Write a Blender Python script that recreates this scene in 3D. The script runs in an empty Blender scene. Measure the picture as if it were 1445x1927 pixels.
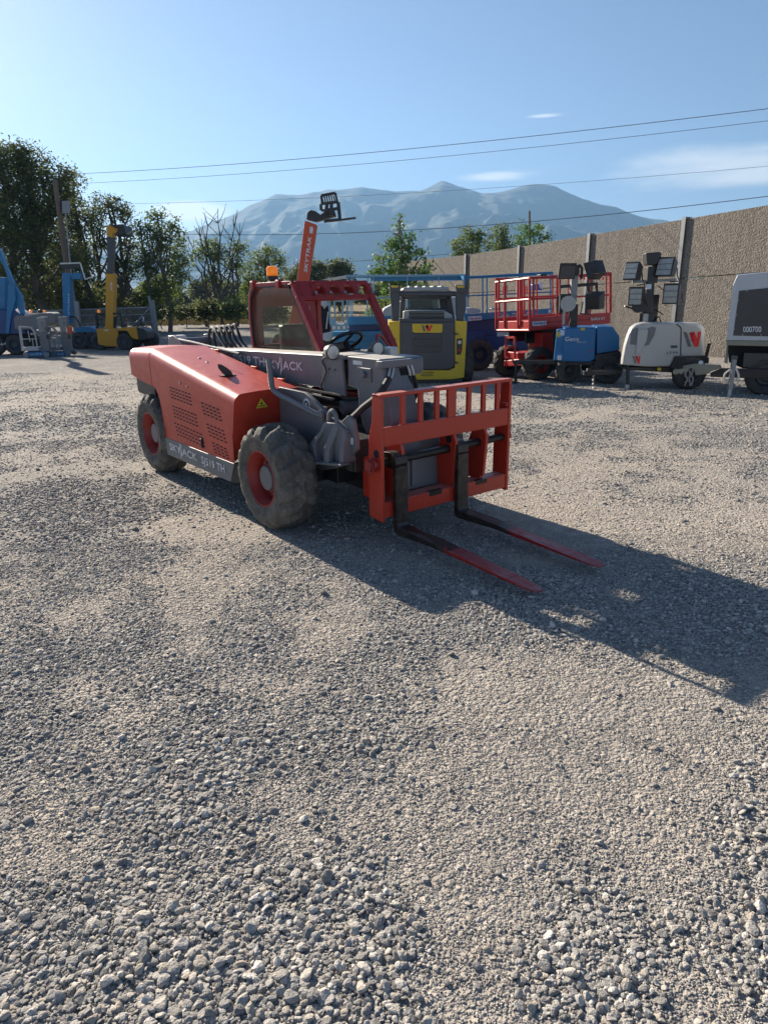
import bpy, bmesh, math, random
import numpy as np
from math import radians, sin, cos, pi, atan2, sqrt, exp, floor
from mathutils import Vector, Matrix, noise

# ------------------------------------------------------------ camera, sky, sun, exposure
SC = bpy.context.scene
COL = SC.collection
IW, IH = 1445, 1927
CF, CP, CR, CH = 1294.951, 17.787, -0.918, 1.818
_p, _r = radians(CP), radians(CR)
FWD = Vector((0, cos(_p), -sin(_p)))
_up = Vector((0, sin(_p), cos(_p))); _rt = Vector((1, 0, 0))
RT = _rt * cos(_r) + _up * sin(_r)
UP = _up * cos(_r) - _rt * sin(_r)
CAM = Vector((0, 0, CH))
cd = bpy.data.cameras.new('camera')
cam = bpy.data.objects.new('camera', cd)
COL.objects.link(cam)
cam.matrix_world = Matrix(((RT.x, UP.x, -FWD.x, CAM.x), (RT.y, UP.y, -FWD.y, CAM.y), (RT.z, UP.z, -FWD.z, CAM.z), (0, 0, 0, 1)))
cd.sensor_fit = 'VERTICAL'; cd.sensor_height = 24.0; cd.lens = 24.0 * CF / IH
cd.clip_start = 0.05; cd.clip_end = 60000
SC.camera = cam

MYAW = radians(-52.563); MPOS = Vector((-0.289, 5.808, 0))
def mdir(x, y, z=0): return Vector((cos(MYAW) * x - sin(MYAW) * y, sin(MYAW) * x + cos(MYAW) * y, z))
SUNV = mdir(-2.40, 0.0, 1.0).normalized()         # towards the sun
SUN_EL = math.asin(SUNV.z); SUN_AZ = atan2(SUNV.x, SUNV.y)   # from +Y towards +X
sd = bpy.data.lights.new('sun', 'SUN'); sd.energy = 5.0; sd.angle = radians(0.53); sd.color = (1.0, 0.885, 0.735)
sun = bpy.data.objects.new('sun', sd); COL.objects.link(sun)
sun.rotation_euler = SUNV.to_track_quat('Z', 'Y').to_euler()
sun.location = (-20, 20, 30)

world = bpy.data.worlds.new('World'); SC.world = world; world.use_nodes = True
nt = world.node_tree; nt.nodes.clear()
N = nt.nodes.new; LK = nt.links.new
out = N('ShaderNodeOutputWorld'); bg = N('ShaderNodeBackground'); bg.inputs[1].default_value = 0.05
sky = N('ShaderNodeTexSky'); sky.sky_type = 'NISHITA'; sky.sun_disc = False
sky.sun_elevation = SUN_EL; sky.sun_rotation = SUN_AZ
sky.altitude = 1300; sky.air_density = 0.64; sky.dust_density = 0.55; sky.ozone_density = 0.8
# thin clouds low over the mountains
tc = N('ShaderNodeTexCoord'); mp = N('ShaderNodeMapping'); mp.inputs['Scale'].default_value = (2.6, 2.6, 13.0)
LK(tc.outputs['Generated'], mp.inputs['Vector'])
cn = N('ShaderNodeTexNoise'); cn.inputs['Scale'].default_value = 2.4; cn.inputs['Detail'].default_value = 9; cn.inputs['Roughness'].default_value = 0.6
cn.inputs['Distortion'].default_value = 0.4
LK(mp.outputs[0], cn.inputs['Vector'])
def mathn(tree, op, a, b=None, c=None):
    n = tree.nodes.new('ShaderNodeMath'); n.operation = op
    for i, v in enumerate((a, b, c)):
        if v is None: continue
        if isinstance(v, (int, float)): n.inputs[i].default_value = v
        else: tree.links.new(v, n.inputs[i])
    return n.outputs[0]
def maprange(tree, v, a, b, c, d, smooth=True):
    n = tree.nodes.new('ShaderNodeMapRange'); n.interpolation_type = 'SMOOTHSTEP' if smooth else 'LINEAR'
    tree.links.new(v, n.inputs[0])
    for i, x in enumerate((a, b, c, d)): n.inputs[i + 1].default_value = x
    return n.outputs[0]
sx = N('ShaderNodeSeparateXYZ'); LK(tc.outputs['Generated'], sx.inputs[0])
az = mathn(nt, 'ARCTAN2', sx.outputs[0], sx.outputs[1])
def cloudpatch(az0, azw, el0, elw):
    a = mathn(nt, 'DIVIDE', mathn(nt, 'SUBTRACT', az, az0), azw)
    e = mathn(nt, 'DIVIDE', mathn(nt, 'SUBTRACT', sx.outputs[2], el0), elw)
    d = mathn(nt, 'ADD', mathn(nt, 'MULTIPLY', a, a), mathn(nt, 'MULTIPLY', e, e))
    return mathn(nt, 'POWER', 2.718, mathn(nt, 'MULTIPLY', d, -1.0))
CLOUDS = [(0.49, 0.20, 0.140, 0.022), (0.150, 0.045, 0.139, 0.007), (-0.250, 0.055, 0.100, 0.014), (-0.240, 0.045, 0.104, 0.012), (0.50, 0.16, 0.120, 0.012), (0.21, 0.03, 0.203, 0.003)]
acc = None
for c_ in CLOUDS:
    m_ = cloudpatch(*c_)
    acc = m_ if acc is None else mathn(nt, 'ADD', acc, m_)
cl = mathn(nt, 'ADD', cn.outputs['Fac'], mathn(nt, 'MULTIPLY', acc, 0.60))
cl = maprange(nt, cl, 0.68, 1.25, 0.0, 0.8)
mix = N('ShaderNodeMixRGB'); mix.inputs[2].default_value = (10.5, 10.1, 9.5, 1)
LK(cl, mix.inputs[0]); LK(sky.outputs[0], mix.inputs[1])
LK(mix.outputs[0], bg.inputs[0]); LK(bg.outputs[0], out.inputs[0])
SC.view_settings.view_transform = 'Standard'; SC.view_settings.look = 'None'
SC.view_settings.exposure = 1.57; SC.view_settings.gamma = 1.0; SC.view_settings.use_curve_mapping = False
SC.cycles.max_bounces = 8; SC.cycles.transparent_max_bounces = 12; SC.cycles.volume_bounces = 1
SC.cycles.caustics_reflective = False; SC.cycles.caustics_refractive = False
SC.cycles.use_denoising = True; SC.cycles.denoising_prefilter = 'ACCURATE'

# ------------------------------------------------------------ geometry helpers
def ground_z(y):
    if y < 9: return 0.0
    if y < 39: return -0.036 * (y - 9)
    return -1.08
def ray(u, v): return FWD + RT * ((u - IW / 2) / CF) - UP * ((v - IH / 2) / CF)
def ground_at(u, v):
    d = ray(u, v); t = 1.0
    for _ in range(200): t += 0.5 * ((ground_z(CAM.y + t * d.y) - CH) / d.z - t)
    return CAM + d * t
class Plane:
    """an upright plane through a ground point; turns a sighted direction into a point of the real place"""
    def __init__(s, x, y, yaw=0.0):
        s.x, s.y = x, y; a = radians(yaw); s.t = Vector((cos(a), sin(a), 0)); s.n = Vector((-sin(a), cos(a), 0))
        s.o = Vector((x, y, ground_z(y)))
    def at(s, u, v, off=0.0):
        d = ray(u, v); o = s.o + s.n * off
        return CAM + d * ((o - CAM).dot(s.n) / d.dot(s.n))
def Z(x0, y0, k): return lambda x, y: (x0 + x / k, y0 + y / k)

class MB:
    def __init__(s): s.v = []; s.f = []; s.m = []; s.mi = 0
    def add(s, vs, fs):
        b = len(s.v); s.v += [Vector(p) for p in vs]; s.f += [tuple(b + i for i in f) for f in fs]; s.m += [s.mi] * len(fs); return s
    def box(s, x0, x1, y0, y1, z0, z1):
        return s.hexa([(x0, y0, z0), (x1, y0, z0), (x1, y1, z0), (x0, y1, z0), (x0, y0, z1), (x1, y0, z1), (x1, y1, z1), (x0, y1, z1)])
    def hexa(s, c): return s.add(c, [(0, 3, 2, 1), (4, 5, 6, 7), (0, 1, 5, 4), (1, 2, 6, 5), (2, 3, 7, 6), (3, 0, 4, 7)])
    def beam(s, a, b, w, h=None, up=(0, 0, 1)):
        a = Vector(a); b = Vector(b); h = h or w; d = (b - a)
        if d.length < 1e-6: return s
        d.normalize(); u = Vector(up)
        if abs(d.dot(u)) > 0.97: u = Vector((0, 1, 0)) if abs(d.y) < 0.9 else Vector((1, 0, 0))
        r = d.cross(u).normalized(); q = r.cross(d).normalized(); r *= w / 2; q *= h / 2
        return s.hexa([a - r - q, a + r - q, b + r - q, b - r - q, a - r + q, a + r + q, b + r + q, b - r + q])
    def tube(s, pts, r, n=10, cap=True, closed=False):
        pts = [Vector(p) for p in pts]; rs = r if isinstance(r, (list, tuple)) else [r] * len(pts)
        L = len(pts); vs = []; pu = None
        for i, p in enumerate(pts):
            if closed: d = pts[(i + 1) % L] - pts[i - 1]
            else: d = pts[min(i + 1, L - 1)] - pts[max(i - 1, 0)]
            if d.length < 1e-9: d = Vector((0, 0, 1))
            d.normalize()
            if pu is None:
                pu = Vector((0, 0, 1)) if abs(d.z) < 0.9 else Vector((1, 0, 0))
            a = d.cross(pu)
            if a.length < 1e-6: a = d.cross(Vector((0, 1, 0)))
            a.normalize(); b = a.cross(d).normalized(); pu = b
            for k in range(n):
                t = 2 * pi * k / n; vs.append(p + (a * cos(t) + b * sin(t)) * rs[i])
        fs = []
        for i in range(L if closed else L - 1):
            j = (i + 1) % L
            for k in range(n): fs.append((i * n + k, i * n + (k + 1) % n, j * n + (k + 1) % n, j * n + k))
        if cap and not closed: fs += [tuple(range(n))[::-1], tuple((L - 1) * n + k for k in range(n))]
        return s.add(vs, fs)
    def cyl(s, a, b, r, n=20, r2=None):
        return s.tube([a, b], [r, r if r2 is None else r2], n)
    def prism(s, pts, ext):
        """polygon of 3D points pushed along ext"""
        pts = [Vector(p) for p in pts]; e = Vector(ext); n = len(pts)
        return s.add(pts + [p + e for p in pts], [tuple(range(n)), tuple(range(2 * n - 1, n - 1, -1))] + [(i, i + n, (i + 1) % n + n, (i + 1) % n) for i in range(n)])
    def lathe(s, prof, c, axis=(0, 1, 0), n=40, cap0=True):
        """prof: list of (offset along axis, radius)"""
        c = Vector(c); ax = Vector(axis).normalized(); a = ax.orthogonal().normalized(); b = ax.cross(a); vs = []
        for o, r in prof:
            for k in range(n):
                t = 2 * pi * k / n; vs.append(c + ax * o + (a * cos(t) + b * sin(t)) * r)
        L = len(prof); fs = [(i * n + k, i * n + (k + 1) % n, (i + 1) * n + (k + 1) % n, (i + 1) * n + k) for i in range(L - 1) for k in range(n)]
        if cap0 and prof[0][1] > 1e-4: fs.append(tuple(range(n))[::-1])
        if prof[-1][1] > 1e-4: fs.append(tuple((L - 1) * n + k for k in range(n)))
        return s.add(vs, fs)
    def ball(s, c, r, n=12, sc=(1, 1, 1)):
        prof = [(-cos(pi * i / n) * r, max(1e-5, sin(pi * i / n) * r)) for i in range(n + 1)]; b = len(s.v)
        s.lathe(prof, (0, 0, 0), (0, 0, 1), n * 2)
        for i in range(b, len(s.v)): v = s.v[i]; s.v[i] = Vector((v.x * sc[0], v.y * sc[1], v.z * sc[2])) + Vector(c)
        return s
    def build(s, name, mats, parent=None, world=False, bevel=0.0, seg=2, smooth=True, angle=35):
        me = bpy.data.meshes.new(name)
        if world and parent is not None: s.v = [to_local(v, parent) for v in s.v]
        me.from_pydata(s.v, [], s.f); me.validate(verbose=False)
        if len(me.polygons) == len(s.m): me.polygons.foreach_set('material_index', s.m)
        for m in (mats if isinstance(mats, (list, tuple)) else [mats]): me.materials.append(m)
        bm = bmesh.new(); bm.from_mesh(me); bmesh.ops.recalc_face_normals(bm, faces=bm.faces)
        bm.to_mesh(me); bm.free()
        o = bpy.data.objects.new(name, me); COL.objects.link(o)
        if parent is not None: o.parent = parent
        if smooth:
            me.polygons.foreach_set('use_smooth', [True] * len(me.polygons)); me.set_sharp_from_angle(angle=radians(angle))
        if bevel > 0:
            b = o.modifiers.new('bevel', 'BEVEL'); b.width = bevel; b.segments = seg; b.limit_method = 'ANGLE'; b.angle_limit = radians(40); b.harden_normals = False
            me.polygons.foreach_set('use_smooth', [True] * len(me.polygons)); 
            w = o.modifiers.new('normals', 'WEIGHTED_NORMAL'); w.keep_sharp = False
            for e in me.edges: e.use_edge_sharp = False
        return o
def to_local(v, parent):
    o = parent
    while o.parent is not None: o = o.parent
    v = Vector(v) - root_loc(parent)
    return Matrix.Rotation(-o.rotation_euler.z, 3, 'Z') @ v if abs(o.rotation_euler.z) > 1e-6 else v
def root_loc(o):
    v = Vector((0, 0, 0))
    while o is not None: v += o.location; o = o.parent
    return v
def thing(name, label, cat, loc=(0, 0, 0), rz=0.0, group=None):
    o = bpy.data.objects.new(name, None); COL.objects.link(o); o.location = loc; o.rotation_euler = (0, 0, rz); o.empty_display_size = 0.2
    tag(o, label, cat, group); return o
def tag(o, label=None, cat=None, group=None, kind=None):
    if label: o['label'] = label
    if cat: o['category'] = cat
    if group: o['group'] = group
    if kind: o['kind'] = kind
    return o
def text_part(name, body, mat, parent, p00, p10, p01, lift=0.004, shear=0.0, bold=0.0, world=False, extra=None):
    """letters fitted to the parallelogram p00 (lower left), p10 (lower right), p01 (upper left)"""
    cu = bpy.data.curves.new('tmp', 'FONT'); cu.body = body; cu.size = 1; cu.shear = shear; cu.extrude = 0; cu.resolution_u = 3
    to = bpy.data.objects.new('tmp', cu); COL.objects.link(to)
    dg = bpy.context.evaluated_depsgraph_get(); me = bpy.data.meshes.new_from_object(to.evaluated_get(dg))
    bpy.data.objects.remove(to); bpy.data.curves.remove(cu)
    vs = np.array([v.co[:] for v in me.vertices]); mn = vs.min(0); mx = vs.max(0)
    p00, p10, p01 = Vector(p00), Vector(p10), Vector(p01); ex = p10 - p00; ey = p01 - p00; nn = ex.cross(ey).normalized() * lift
    off = root_loc(parent) if world else Vector((0, 0, 0))
    loc = (lambda q: to_local(q, parent)) if world else (lambda q: q)
    base = [((v.co.x - mn[0]) / (mx[0] - mn[0]), (v.co.y - mn[1]) / (mx[1] - mn[1])) for v in me.vertices]; polys = [tuple(q.vertices) for q in me.polygons]
    bx_ = bold * .12 / max(1, len(body.split('\n')[0])) * 6; by_ = bold * .9
    V = []; F = []; shifts = [(0, 0)] if bold <= 0 else [(-bx_, -by_), (bx_, -by_), (-bx_, by_), (bx_, by_), (0, 0)]
    for si, (dx, dy) in enumerate(shifts):
        o_ = len(V); V += [loc(p00 + ex * (a_ + dx) + ey * (b_ + dy) + nn * (1 + .06 * si)) for a_, b_ in base]; F += [tuple(o_ + i for i in q) for q in polys]
    for poly in (extra or []):
        o_ = len(V); V += [loc(p00 + ex * a_ + ey * b_ + nn * 1.4) for a_, b_ in poly]; F.append(tuple(range(o_, o_ + len(poly))))
    bpy.data.meshes.remove(me); me = bpy.data.meshes.new(name); me.from_pydata(V, [], F)
    me.materials.clear(); me.materials.append(mat)
    for p in me.polygons: p.material_index = 0
    o = bpy.data.objects.new(name, me); COL.objects.link(o); o.parent = parent
    return o
def poly_part(name, polys, mats, parent, p00, p10, p01, lift=0.004, world=False):
    p00, p10, p01 = Vector(p00), Vector(p10), Vector(p01); ex = p10 - p00; ey = p01 - p00; nn = ex.cross(ey).normalized() * lift
    mb = MB()
    for mi, poly in polys:
        mb.mi = mi; mb.add([p00 + ex * a + ey * b + nn for a, b in poly], [tuple(range(len(poly)))])
    return mb.build(name, mats, parent, world=world, smooth=False)

# ------------------------------------------------------------ materials
def new_mat(name):
    m = bpy.data.materials.new(name); m.use_nodes = True; t = m.node_tree; return m, t, t.nodes['Principled BSDF']
def noise_tex(t, scale, detail=4, rough=0.55, dist=0.0, coord='Object', vec=None):
    if vec is None:
        c = t.nodes.new('ShaderNodeTexCoord'); vec = c.outputs[coord]
    n = t.nodes.new('ShaderNodeTexNoise'); n.inputs['Scale'].default_value = scale; n.inputs['Detail'].default_value = detail
    n.inputs['Roughness'].default_value = rough; n.inputs['Distortion'].default_value = dist
    t.links.new(vec, n.inputs['Vector']); return n.outputs['Fac']
def mixc(t, f, a, b, mode='MIX'):
    n = t.nodes.new('ShaderNodeMixRGB'); n.blend_type = mode
    if isinstance(f, (int, float)): n.inputs[0].default_value = f
    else: t.links.new(f, n.inputs[0])
    for i, x in ((1, a), (2, b)):
        if isinstance(x, tuple): n.inputs[i].default_value = x + (1,) if len(x) == 3 else x
        else: t.links.new(x, n.inputs[i])
    return n.outputs[0]
def bump(t, p, h, strength, dist):
    b = t.nodes.new('ShaderNodeBump'); b.inputs['Strength'].default_value = strength; b.inputs['Distance'].default_value = dist
    t.links.new(h, b.inputs['Height']); t.links.new(b.outputs[0], p.inputs['Normal']); return b
def paint(name, col, rough=0.42, dust=0.35, dustcol=(0.30, 0.26, 0.21), metal=0.0, scale=3.0, spec=0.5, blotch=0.25, coat=0.0, bmp=0.15, top=0.0):
    m, t, p = new_mat(name)
    n1 = noise_tex(t, scale, 6, 0.65, 0.3); n2 = noise_tex(t, scale * 9, 5, 0.7); n3 = noise_tex(t, scale * 0.6, 3)
    dark = tuple(c * 0.72 for c in col); lite = tuple(min(1, c * 1.12 + 0.01) for c in col)
    c0 = mixc(t, maprange(t, n1, 0.3, 0.7, 0, 1), dark, lite) if blotch > 0 else None
    c1 = mixc(t, blotch if False else maprange(t, n1, 0.35, 0.65, 0, min(1, blotch * 2)), tuple(col), c0)
    f = mathn(t, 'MULTIPLY', maprange(t, n2, 0.48, 0.8, 0, 1), maprange(t, n3, 0.35, 0.7, 0.25, 1.0))
    ge = t.nodes.new('ShaderNodeNewGeometry'); sp = t.nodes.new('ShaderNodeSeparateXYZ'); t.links.new(ge.outputs['Normal'], sp.inputs[0])
    upf = maprange(t, sp.outputs[2], 0.3, 1.0, 0.55, 1.35)       # dust settles on upward faces
    f = mathn(t, 'MULTIPLY', mathn(t, 'MULTIPLY', f, dust * 1.6), upf)
    f = mathn(t, 'ADD', f, dust * 0.10)
    if top: f = mathn(t, 'MINIMUM', mathn(t, 'ADD', f, mathn(t, 'MULTIPLY', maprange(t, sp.outputs[2], 0.75, 0.98, 0, top), maprange(t, n1, 0.2, 0.6, .6, 1))), 0.95)  # paler upward faces: settled dust on the boom, painted sun gloss on the carriage
    chip = maprange(t, noise_tex(t, scale * 22, 3, 0.75), 0.66, 0.72, 0, 0.55)
    smear = maprange(t, noise_tex(t, scale * 3.1, 7, 0.8, 1.2), 0.55, 0.75, 0, 0.35)
    c1 = mixc(t, mathn(t, 'MULTIPLY', chip, min(1.0, dust * 4)), c1, tuple(0.5 * c + 0.5 * d for c, d in zip(col, dustcol)))
    c1 = mixc(t, smear, c1, tuple(c * 0.6 + 0.01 for c in col))
    c2 = mixc(t, f, c1, tuple(dustcol)); t.links.new(c2, p.inputs['Base Color'])
    r = mathn(t, 'ADD', maprange(t, n2, 0.3, 0.8, rough - 0.06, rough + 0.12), mathn(t, 'MULTIPLY', f, 0.3)); t.links.new(r, p.inputs['Roughness'])
    p.inputs['Metallic'].default_value = metal; p.inputs['Specular IOR Level'].default_value = spec; p.inputs['Coat Weight'].default_value = coat
    p.inputs['Coat Roughness'].default_value = 0.25
    if bmp: bump(t, p, noise_tex(t, scale * 2.2, 4), bmp, 0.01)
    return m
def flat(name, col, rough=0.6, metal=0.0, emit=None, es=0.0):
    m, t, p = new_mat(name); n = noise_tex(t, 14, 4)
    t.links.new(mixc(t, maprange(t, n, 0.3, 0.7, 0, 1), tuple(c * 0.85 for c in col), tuple(min(1, c * 1.1) for c in col)), p.inputs['Base Color'])
    p.inputs['Roughness'].default_value = rough; p.inputs['Metallic'].default_value = metal
    if emit: p.inputs['Emission Color'].default_value = emit + (1,); p.inputs['Emission Strength'].default_value = es
    return m
def glass(name, tint=(0.7, 0.78, 0.72), film=0.12, filmcol=(0.35, 0.34, 0.30), refl=0.12):
    m, t, p = new_mat(name); t.nodes.remove(p); o = t.nodes['Material Output']
    tr = t.nodes.new('ShaderNodeBsdfTransparent'); tr.inputs[0].default_value = tint + (1,)
    di = t.nodes.new('ShaderNodeBsdfDiffuse'); di.inputs[0].default_value = filmcol + (1,)
    gl = t.nodes.new('ShaderNodeBsdfGlossy'); gl.inputs[1].default_value = 0.06
    m1 = t.nodes.new('ShaderNodeMixShader'); m2 = t.nodes.new('ShaderNodeMixShader')
    n = noise_tex(t, 5, 5, 0.6, 0.5); t.links.new(maprange(t, n, 0.35, 0.75, film * 0.5, film * 1.8), m1.inputs[0])
    t.links.new(tr.outputs[0], m1.inputs[1]); t.links.new(di.outputs[0], m1.inputs[2])
    fr = t.nodes.new('ShaderNodeLayerWeight'); fr.inputs[0].default_value = 0.5
    t.links.new(mathn(t, 'ADD', mathn(t, 'MULTIPLY', mathn(t, 'POWER', fr.outputs['Facing'], 4.0), refl * 6), refl * .25), m2.inputs[0]); t.links.new(m1.outputs[0], m2.inputs[1]); t.links.new(gl.outputs[0], m2.inputs[2])
    t.links.new(m2.outputs[0], o.inputs[0]); return m
def rubber(name, col=(0.045, 0.043, 0.041), dust=0.5, dustcol=(0.26, 0.24, 0.21)):
    m, t, p = new_mat(name); n1 = noise_tex(t, 9, 6, 0.7); n2 = noise_tex(t, 60, 4, 0.7)
    f = mathn(t, 'MULTIPLY', maprange(t, n1, 0.3, 0.75, 0.15, 1.0), maprange(t, n2, 0.3, 0.7, 0.4, 1.0))
    t.links.new(mixc(t, mathn(t, 'MULTIPLY', f, dust), tuple(col), dustcol), p.inputs['Base Color']); p.inputs['Roughness'].default_value = 0.85
    p.inputs['Specular IOR Level'].default_value = 0.25
    bump(t, p, n2, 0.5, 0.006); return m
M = {}
M['red_hood'] = paint('faded_red_hood', (0.52, 0.042, 0.018), rough=0.43, dust=0.20, dustcol=(0.50, 0.30, 0.24), scale=2.2, blotch=0.5, coat=0.15, spec=.4)
M['red_cab'] = paint('dark_red_cab', (0.33, 0.018, 0.020), rough=0.42, dust=0.18)
M['red_fresh'] = paint('fresh_red', (0.50, 0.032, 0.012), rough=0.34, dust=0.12, dustcol=(0.55, 0.38, 0.32), blotch=0.15, top=.45)  # top blends the dust colour in as painted sun gloss on the rail
M['red_dark'] = paint('rim_red', (0.28, 0.016, 0.012), rough=0.5, dust=0.2)
M['grey'] = paint('machine_grey', (0.150, 0.152, 0.165), rough=0.42, dust=0.16, dustcol=(0.30, 0.28, 0.26))
M['grey_top'] = paint('boom_grey', (0.150, 0.152, 0.165), rough=0.42, dust=0.16, dustcol=(0.52, 0.48, 0.42), top=.8)
M['grey_lite'] = paint('skirt_grey', (0.17, 0.175, 0.18), rough=0.5, dust=0.18)
M['black'] = paint('black_paint', (0.018, 0.018, 0.02), rough=0.45, dust=0.12)
M['fork_steel'] = paint('worn_fork_steel', (0.022, 0.017, 0.015), rough=0.42, dust=0.25, dustcol=(0.12, 0.08, 0.06), metal=0.35, scale=6)
M['fork_red_old'] = paint('worn_fork_red', (0.33, 0.02, 0.02), rough=0.4, dust=0.45, dustcol=(0.28, 0.17, 0.16), scale=7)
m, t, p = new_mat('worn_fork_paint'); oc = t.nodes.new('ShaderNodeTexCoord').outputs['Object']; xx = t.nodes.new('ShaderNodeSeparateXYZ'); t.links.new(oc, xx.inputs[0])
n_ = noise_tex(t, 9, 7, .75, 1.0, vec=oc); mpx = t.nodes.new('ShaderNodeMapping'); mpx.inputs['Scale'].default_value = (1.5, 30, 30); t.links.new(oc, mpx.inputs['Vector']); sc_ = noise_tex(t, 3, 5, .7, vec=mpx.outputs[0])
redm = maprange(t, mathn(t, 'ADD', xx.outputs[0], mathn(t, 'MULTIPLY', mathn(t, 'SUBTRACT', n_, .5), .35)), 1.52, 1.56, 0, 1); upn = t.nodes.new('ShaderNodeNewGeometry'); us_ = t.nodes.new('ShaderNodeSeparateXYZ'); t.links.new(upn.outputs['Normal'], us_.inputs[0])
redc = mixc(t, mathn(t, 'MULTIPLY', maprange(t, sc_, .42, .62, 0, .75), maprange(t, us_.outputs[2], .4, .9, .15, 1)), (0.36, 0.018, 0.018), (0.24, 0.17, 0.17)); stc = mixc(t, maprange(t, n_, .4, .7, 0, 1), (0.02, 0.016, 0.014), (0.085, 0.055, 0.04)); stc = mixc(t, mathn(t, 'MULTIPLY', maprange(t, sc_, .5, .65, 0, .6), maprange(t, us_.outputs[2], .4, .9, 0, 1)), stc, (0.25, 0.24, 0.235))
t.links.new(mixc(t, redm, stc, redc), p.inputs['Base Color']); t.links.new(maprange(t, n_, .3, .7, .3, .55), p.inputs['Roughness']); p.inputs['Metallic'].default_value = .25; bump(t, p, n_, .3, .004); M['fork_paint'] = m
M['chrome'] = flat('chrome_rod', (0.75, 0.75, 0.74), 0.18, 1.0)
M['steel'] = flat('bare_steel', (0.42, 0.42, 0.41), 0.4, 0.9)
M['rubber'] = rubber('tyre_rubber', col=(0.06, 0.057, 0.053), dust=.75, dustcol=(0.27, 0.25, 0.215))
M['rubber_bg'] = rubber('tyre_rubber_dark', dust=0.3)
M['hose'] = flat('hose_black', (0.012, 0.012, 0.013), 0.5)
M['white'] = flat('white_lettering', (0.72, 0.72, 0.74), 0.5)
M['black_text'] = flat('black_lettering', (0.02, 0.02, 0.02), 0.5)
M['yellow_decal'] = flat('yellow_decal', (0.65, 0.5, 0.02), 0.5)
M['glass'] = glass('tinted_glass', (0.80, 0.84, 0.76), film=0.10, filmcol=(0.30, 0.30, 0.25), refl=.06)
M['clearglass'] = glass('window_glass', (0.45, 0.55, 0.55), film=0.1)
M['lens'] = flat('lamp_lens', (0.62, 0.60, 0.55), 0.25)
M['amber'] = flat('amber_lens', (0.85, 0.22, 0.01), 0.25, emit=(1.0, 0.28, 0.01), es=0.12)
M['dark'] = flat('dark_recess', (0.008, 0.008, 0.009), 0.8)
M['red_lens'] = flat('red_lens', (0.35, 0.01, 0.01), 0.3)
# ------------------------------------------------------------ ground, gravel, hills, air
rng = np.random.default_rng(7)
_G = np.random.default_rng(3).random((256, 256))
def vnoise(x, y):
    xi = np.floor(x).astype(int); yi = np.floor(y).astype(int); fx = x - xi; fy = y - yi
    fx = fx * fx * (3 - 2 * fx); fy = fy * fy * (3 - 2 * fy)
    g = lambda a, b: _G[a % 256, b % 256]
    return (g(xi, yi) * (1 - fx) + g(xi + 1, yi) * fx) * (1 - fy) + (g(xi, yi + 1) * (1 - fx) + g(xi + 1, yi + 1) * fx) * fy
def fbm(x, y, o=4):
    s = 0; a = 0.5
    for i in range(o): s = s + a * vnoise(x * 2 ** i + 17.3 * i, y * 2 ** i + 9.1 * i); a *= 0.5
    return s / (1 - 0.5 ** o)
def gz_np(y): return np.where(y < 9, 0.0, np.where(y < 39, -0.036 * (y - 9), -1.08))
def gheight(x, y):
    near = np.clip((60 - np.hypot(x, y)) / 50, 0, 1)
    return gz_np(y) + near * ((fbm(x * 1.1 + 5, y * 1.1, 3) - 0.5) * 0.03 + (fbm(x * 4.5, y * 4.5 + 8, 2) - 0.5) * 0.010)
DIRT = [(350, 990, .45, .5), (400, 1085, .4, .5), (470, 1010, .25, .4), (640, 1180, .4, .35), (900, 1280, .45, .45), (1100, 1330, .5, .6), (1320, 1330, .5, .55), (1000, 1480, .3, .45),
        (1180, 1480, .35, .45), (880, 1700, .16, .5), (840, 1860, .13, .6), (900, 1590, .18, .3), (560, 1590, .09, .4), (500, 1500, .12, .3), (1240, 1620, .2, .35), (1300, 1880, .12, .4), (90, 1600, .12, .3),
        (900, 960, .6, .2), (1150, 850, 1.2, .25), (200, 760, 1.5, .2), (1300, 800, 1.2, .35), (100, 1490, .12, .3), (430, 1790, .05, .3),
        (200, 1780, .45, -.6), (560, 1830, .3, -.55), (1110, 1830, .16, -.7), (100, 1250, .7, -.35), (780, 1265, .2, -.45), (1420, 1720, .18, -.4), (1350, 1120, .6, -.5), (640, 1650, .15, -.4),
        (150, 950, .8, -.3), (1000, 870, .7, -.2), (700, 1760, .15, -.4), (1420, 1560, .2, -.2), (600, 1380, .3, -.15), (250, 1450, .4, -.3)]
_dp = [(ground_at(u, v), r, w) for u, v, r, w in DIRT]
def dirt_np(x, y):
    d = 0.50 + (fbm(x * 0.55 + 40, y * 0.55 + 3, 5) - 0.5) * 1.5 + (fbm(x * 2.7, y * 2.7, 3) - 0.5) * 0.9
    for p, r, w in _dp:
        e = ((x - p.x) ** 2 + (y - p.y) ** 2) / (r * r); d = d + w * np.exp(-e)
    return np.clip(d, 0, 1)
def axis_pts(a, b, step, lim, grow=1.25):
    xs = list(np.arange(a, b + 1e-6, step)); s = step
    while xs[-1] < lim: s *= grow; xs.append(xs[-1] + s)
    s = step; lo = [a]
    while lo[-1] > -lim: s *= grow; lo.append(lo[-1] - s)
    return np.array(lo[1:][::-1] + xs)
gx = axis_pts(-9, 9, 0.1, 16000); gy = axis_pts(0, 16, 0.1, 16000)
GX, GY = np.meshgrid(gx, gy); GZ = gheight(GX, GY)
me = bpy.data.meshes.new('ground'); nx, ny = len(gx), len(gy)
co = np.stack([GX, GY, GZ], -1).reshape(-1, 3)
I = np.arange(nx * ny).reshape(ny, nx); F = np.stack([I[:-1, :-1], I[:-1, 1:], I[1:, 1:], I[1:, :-1]], -1).reshape(-1, 4)
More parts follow.
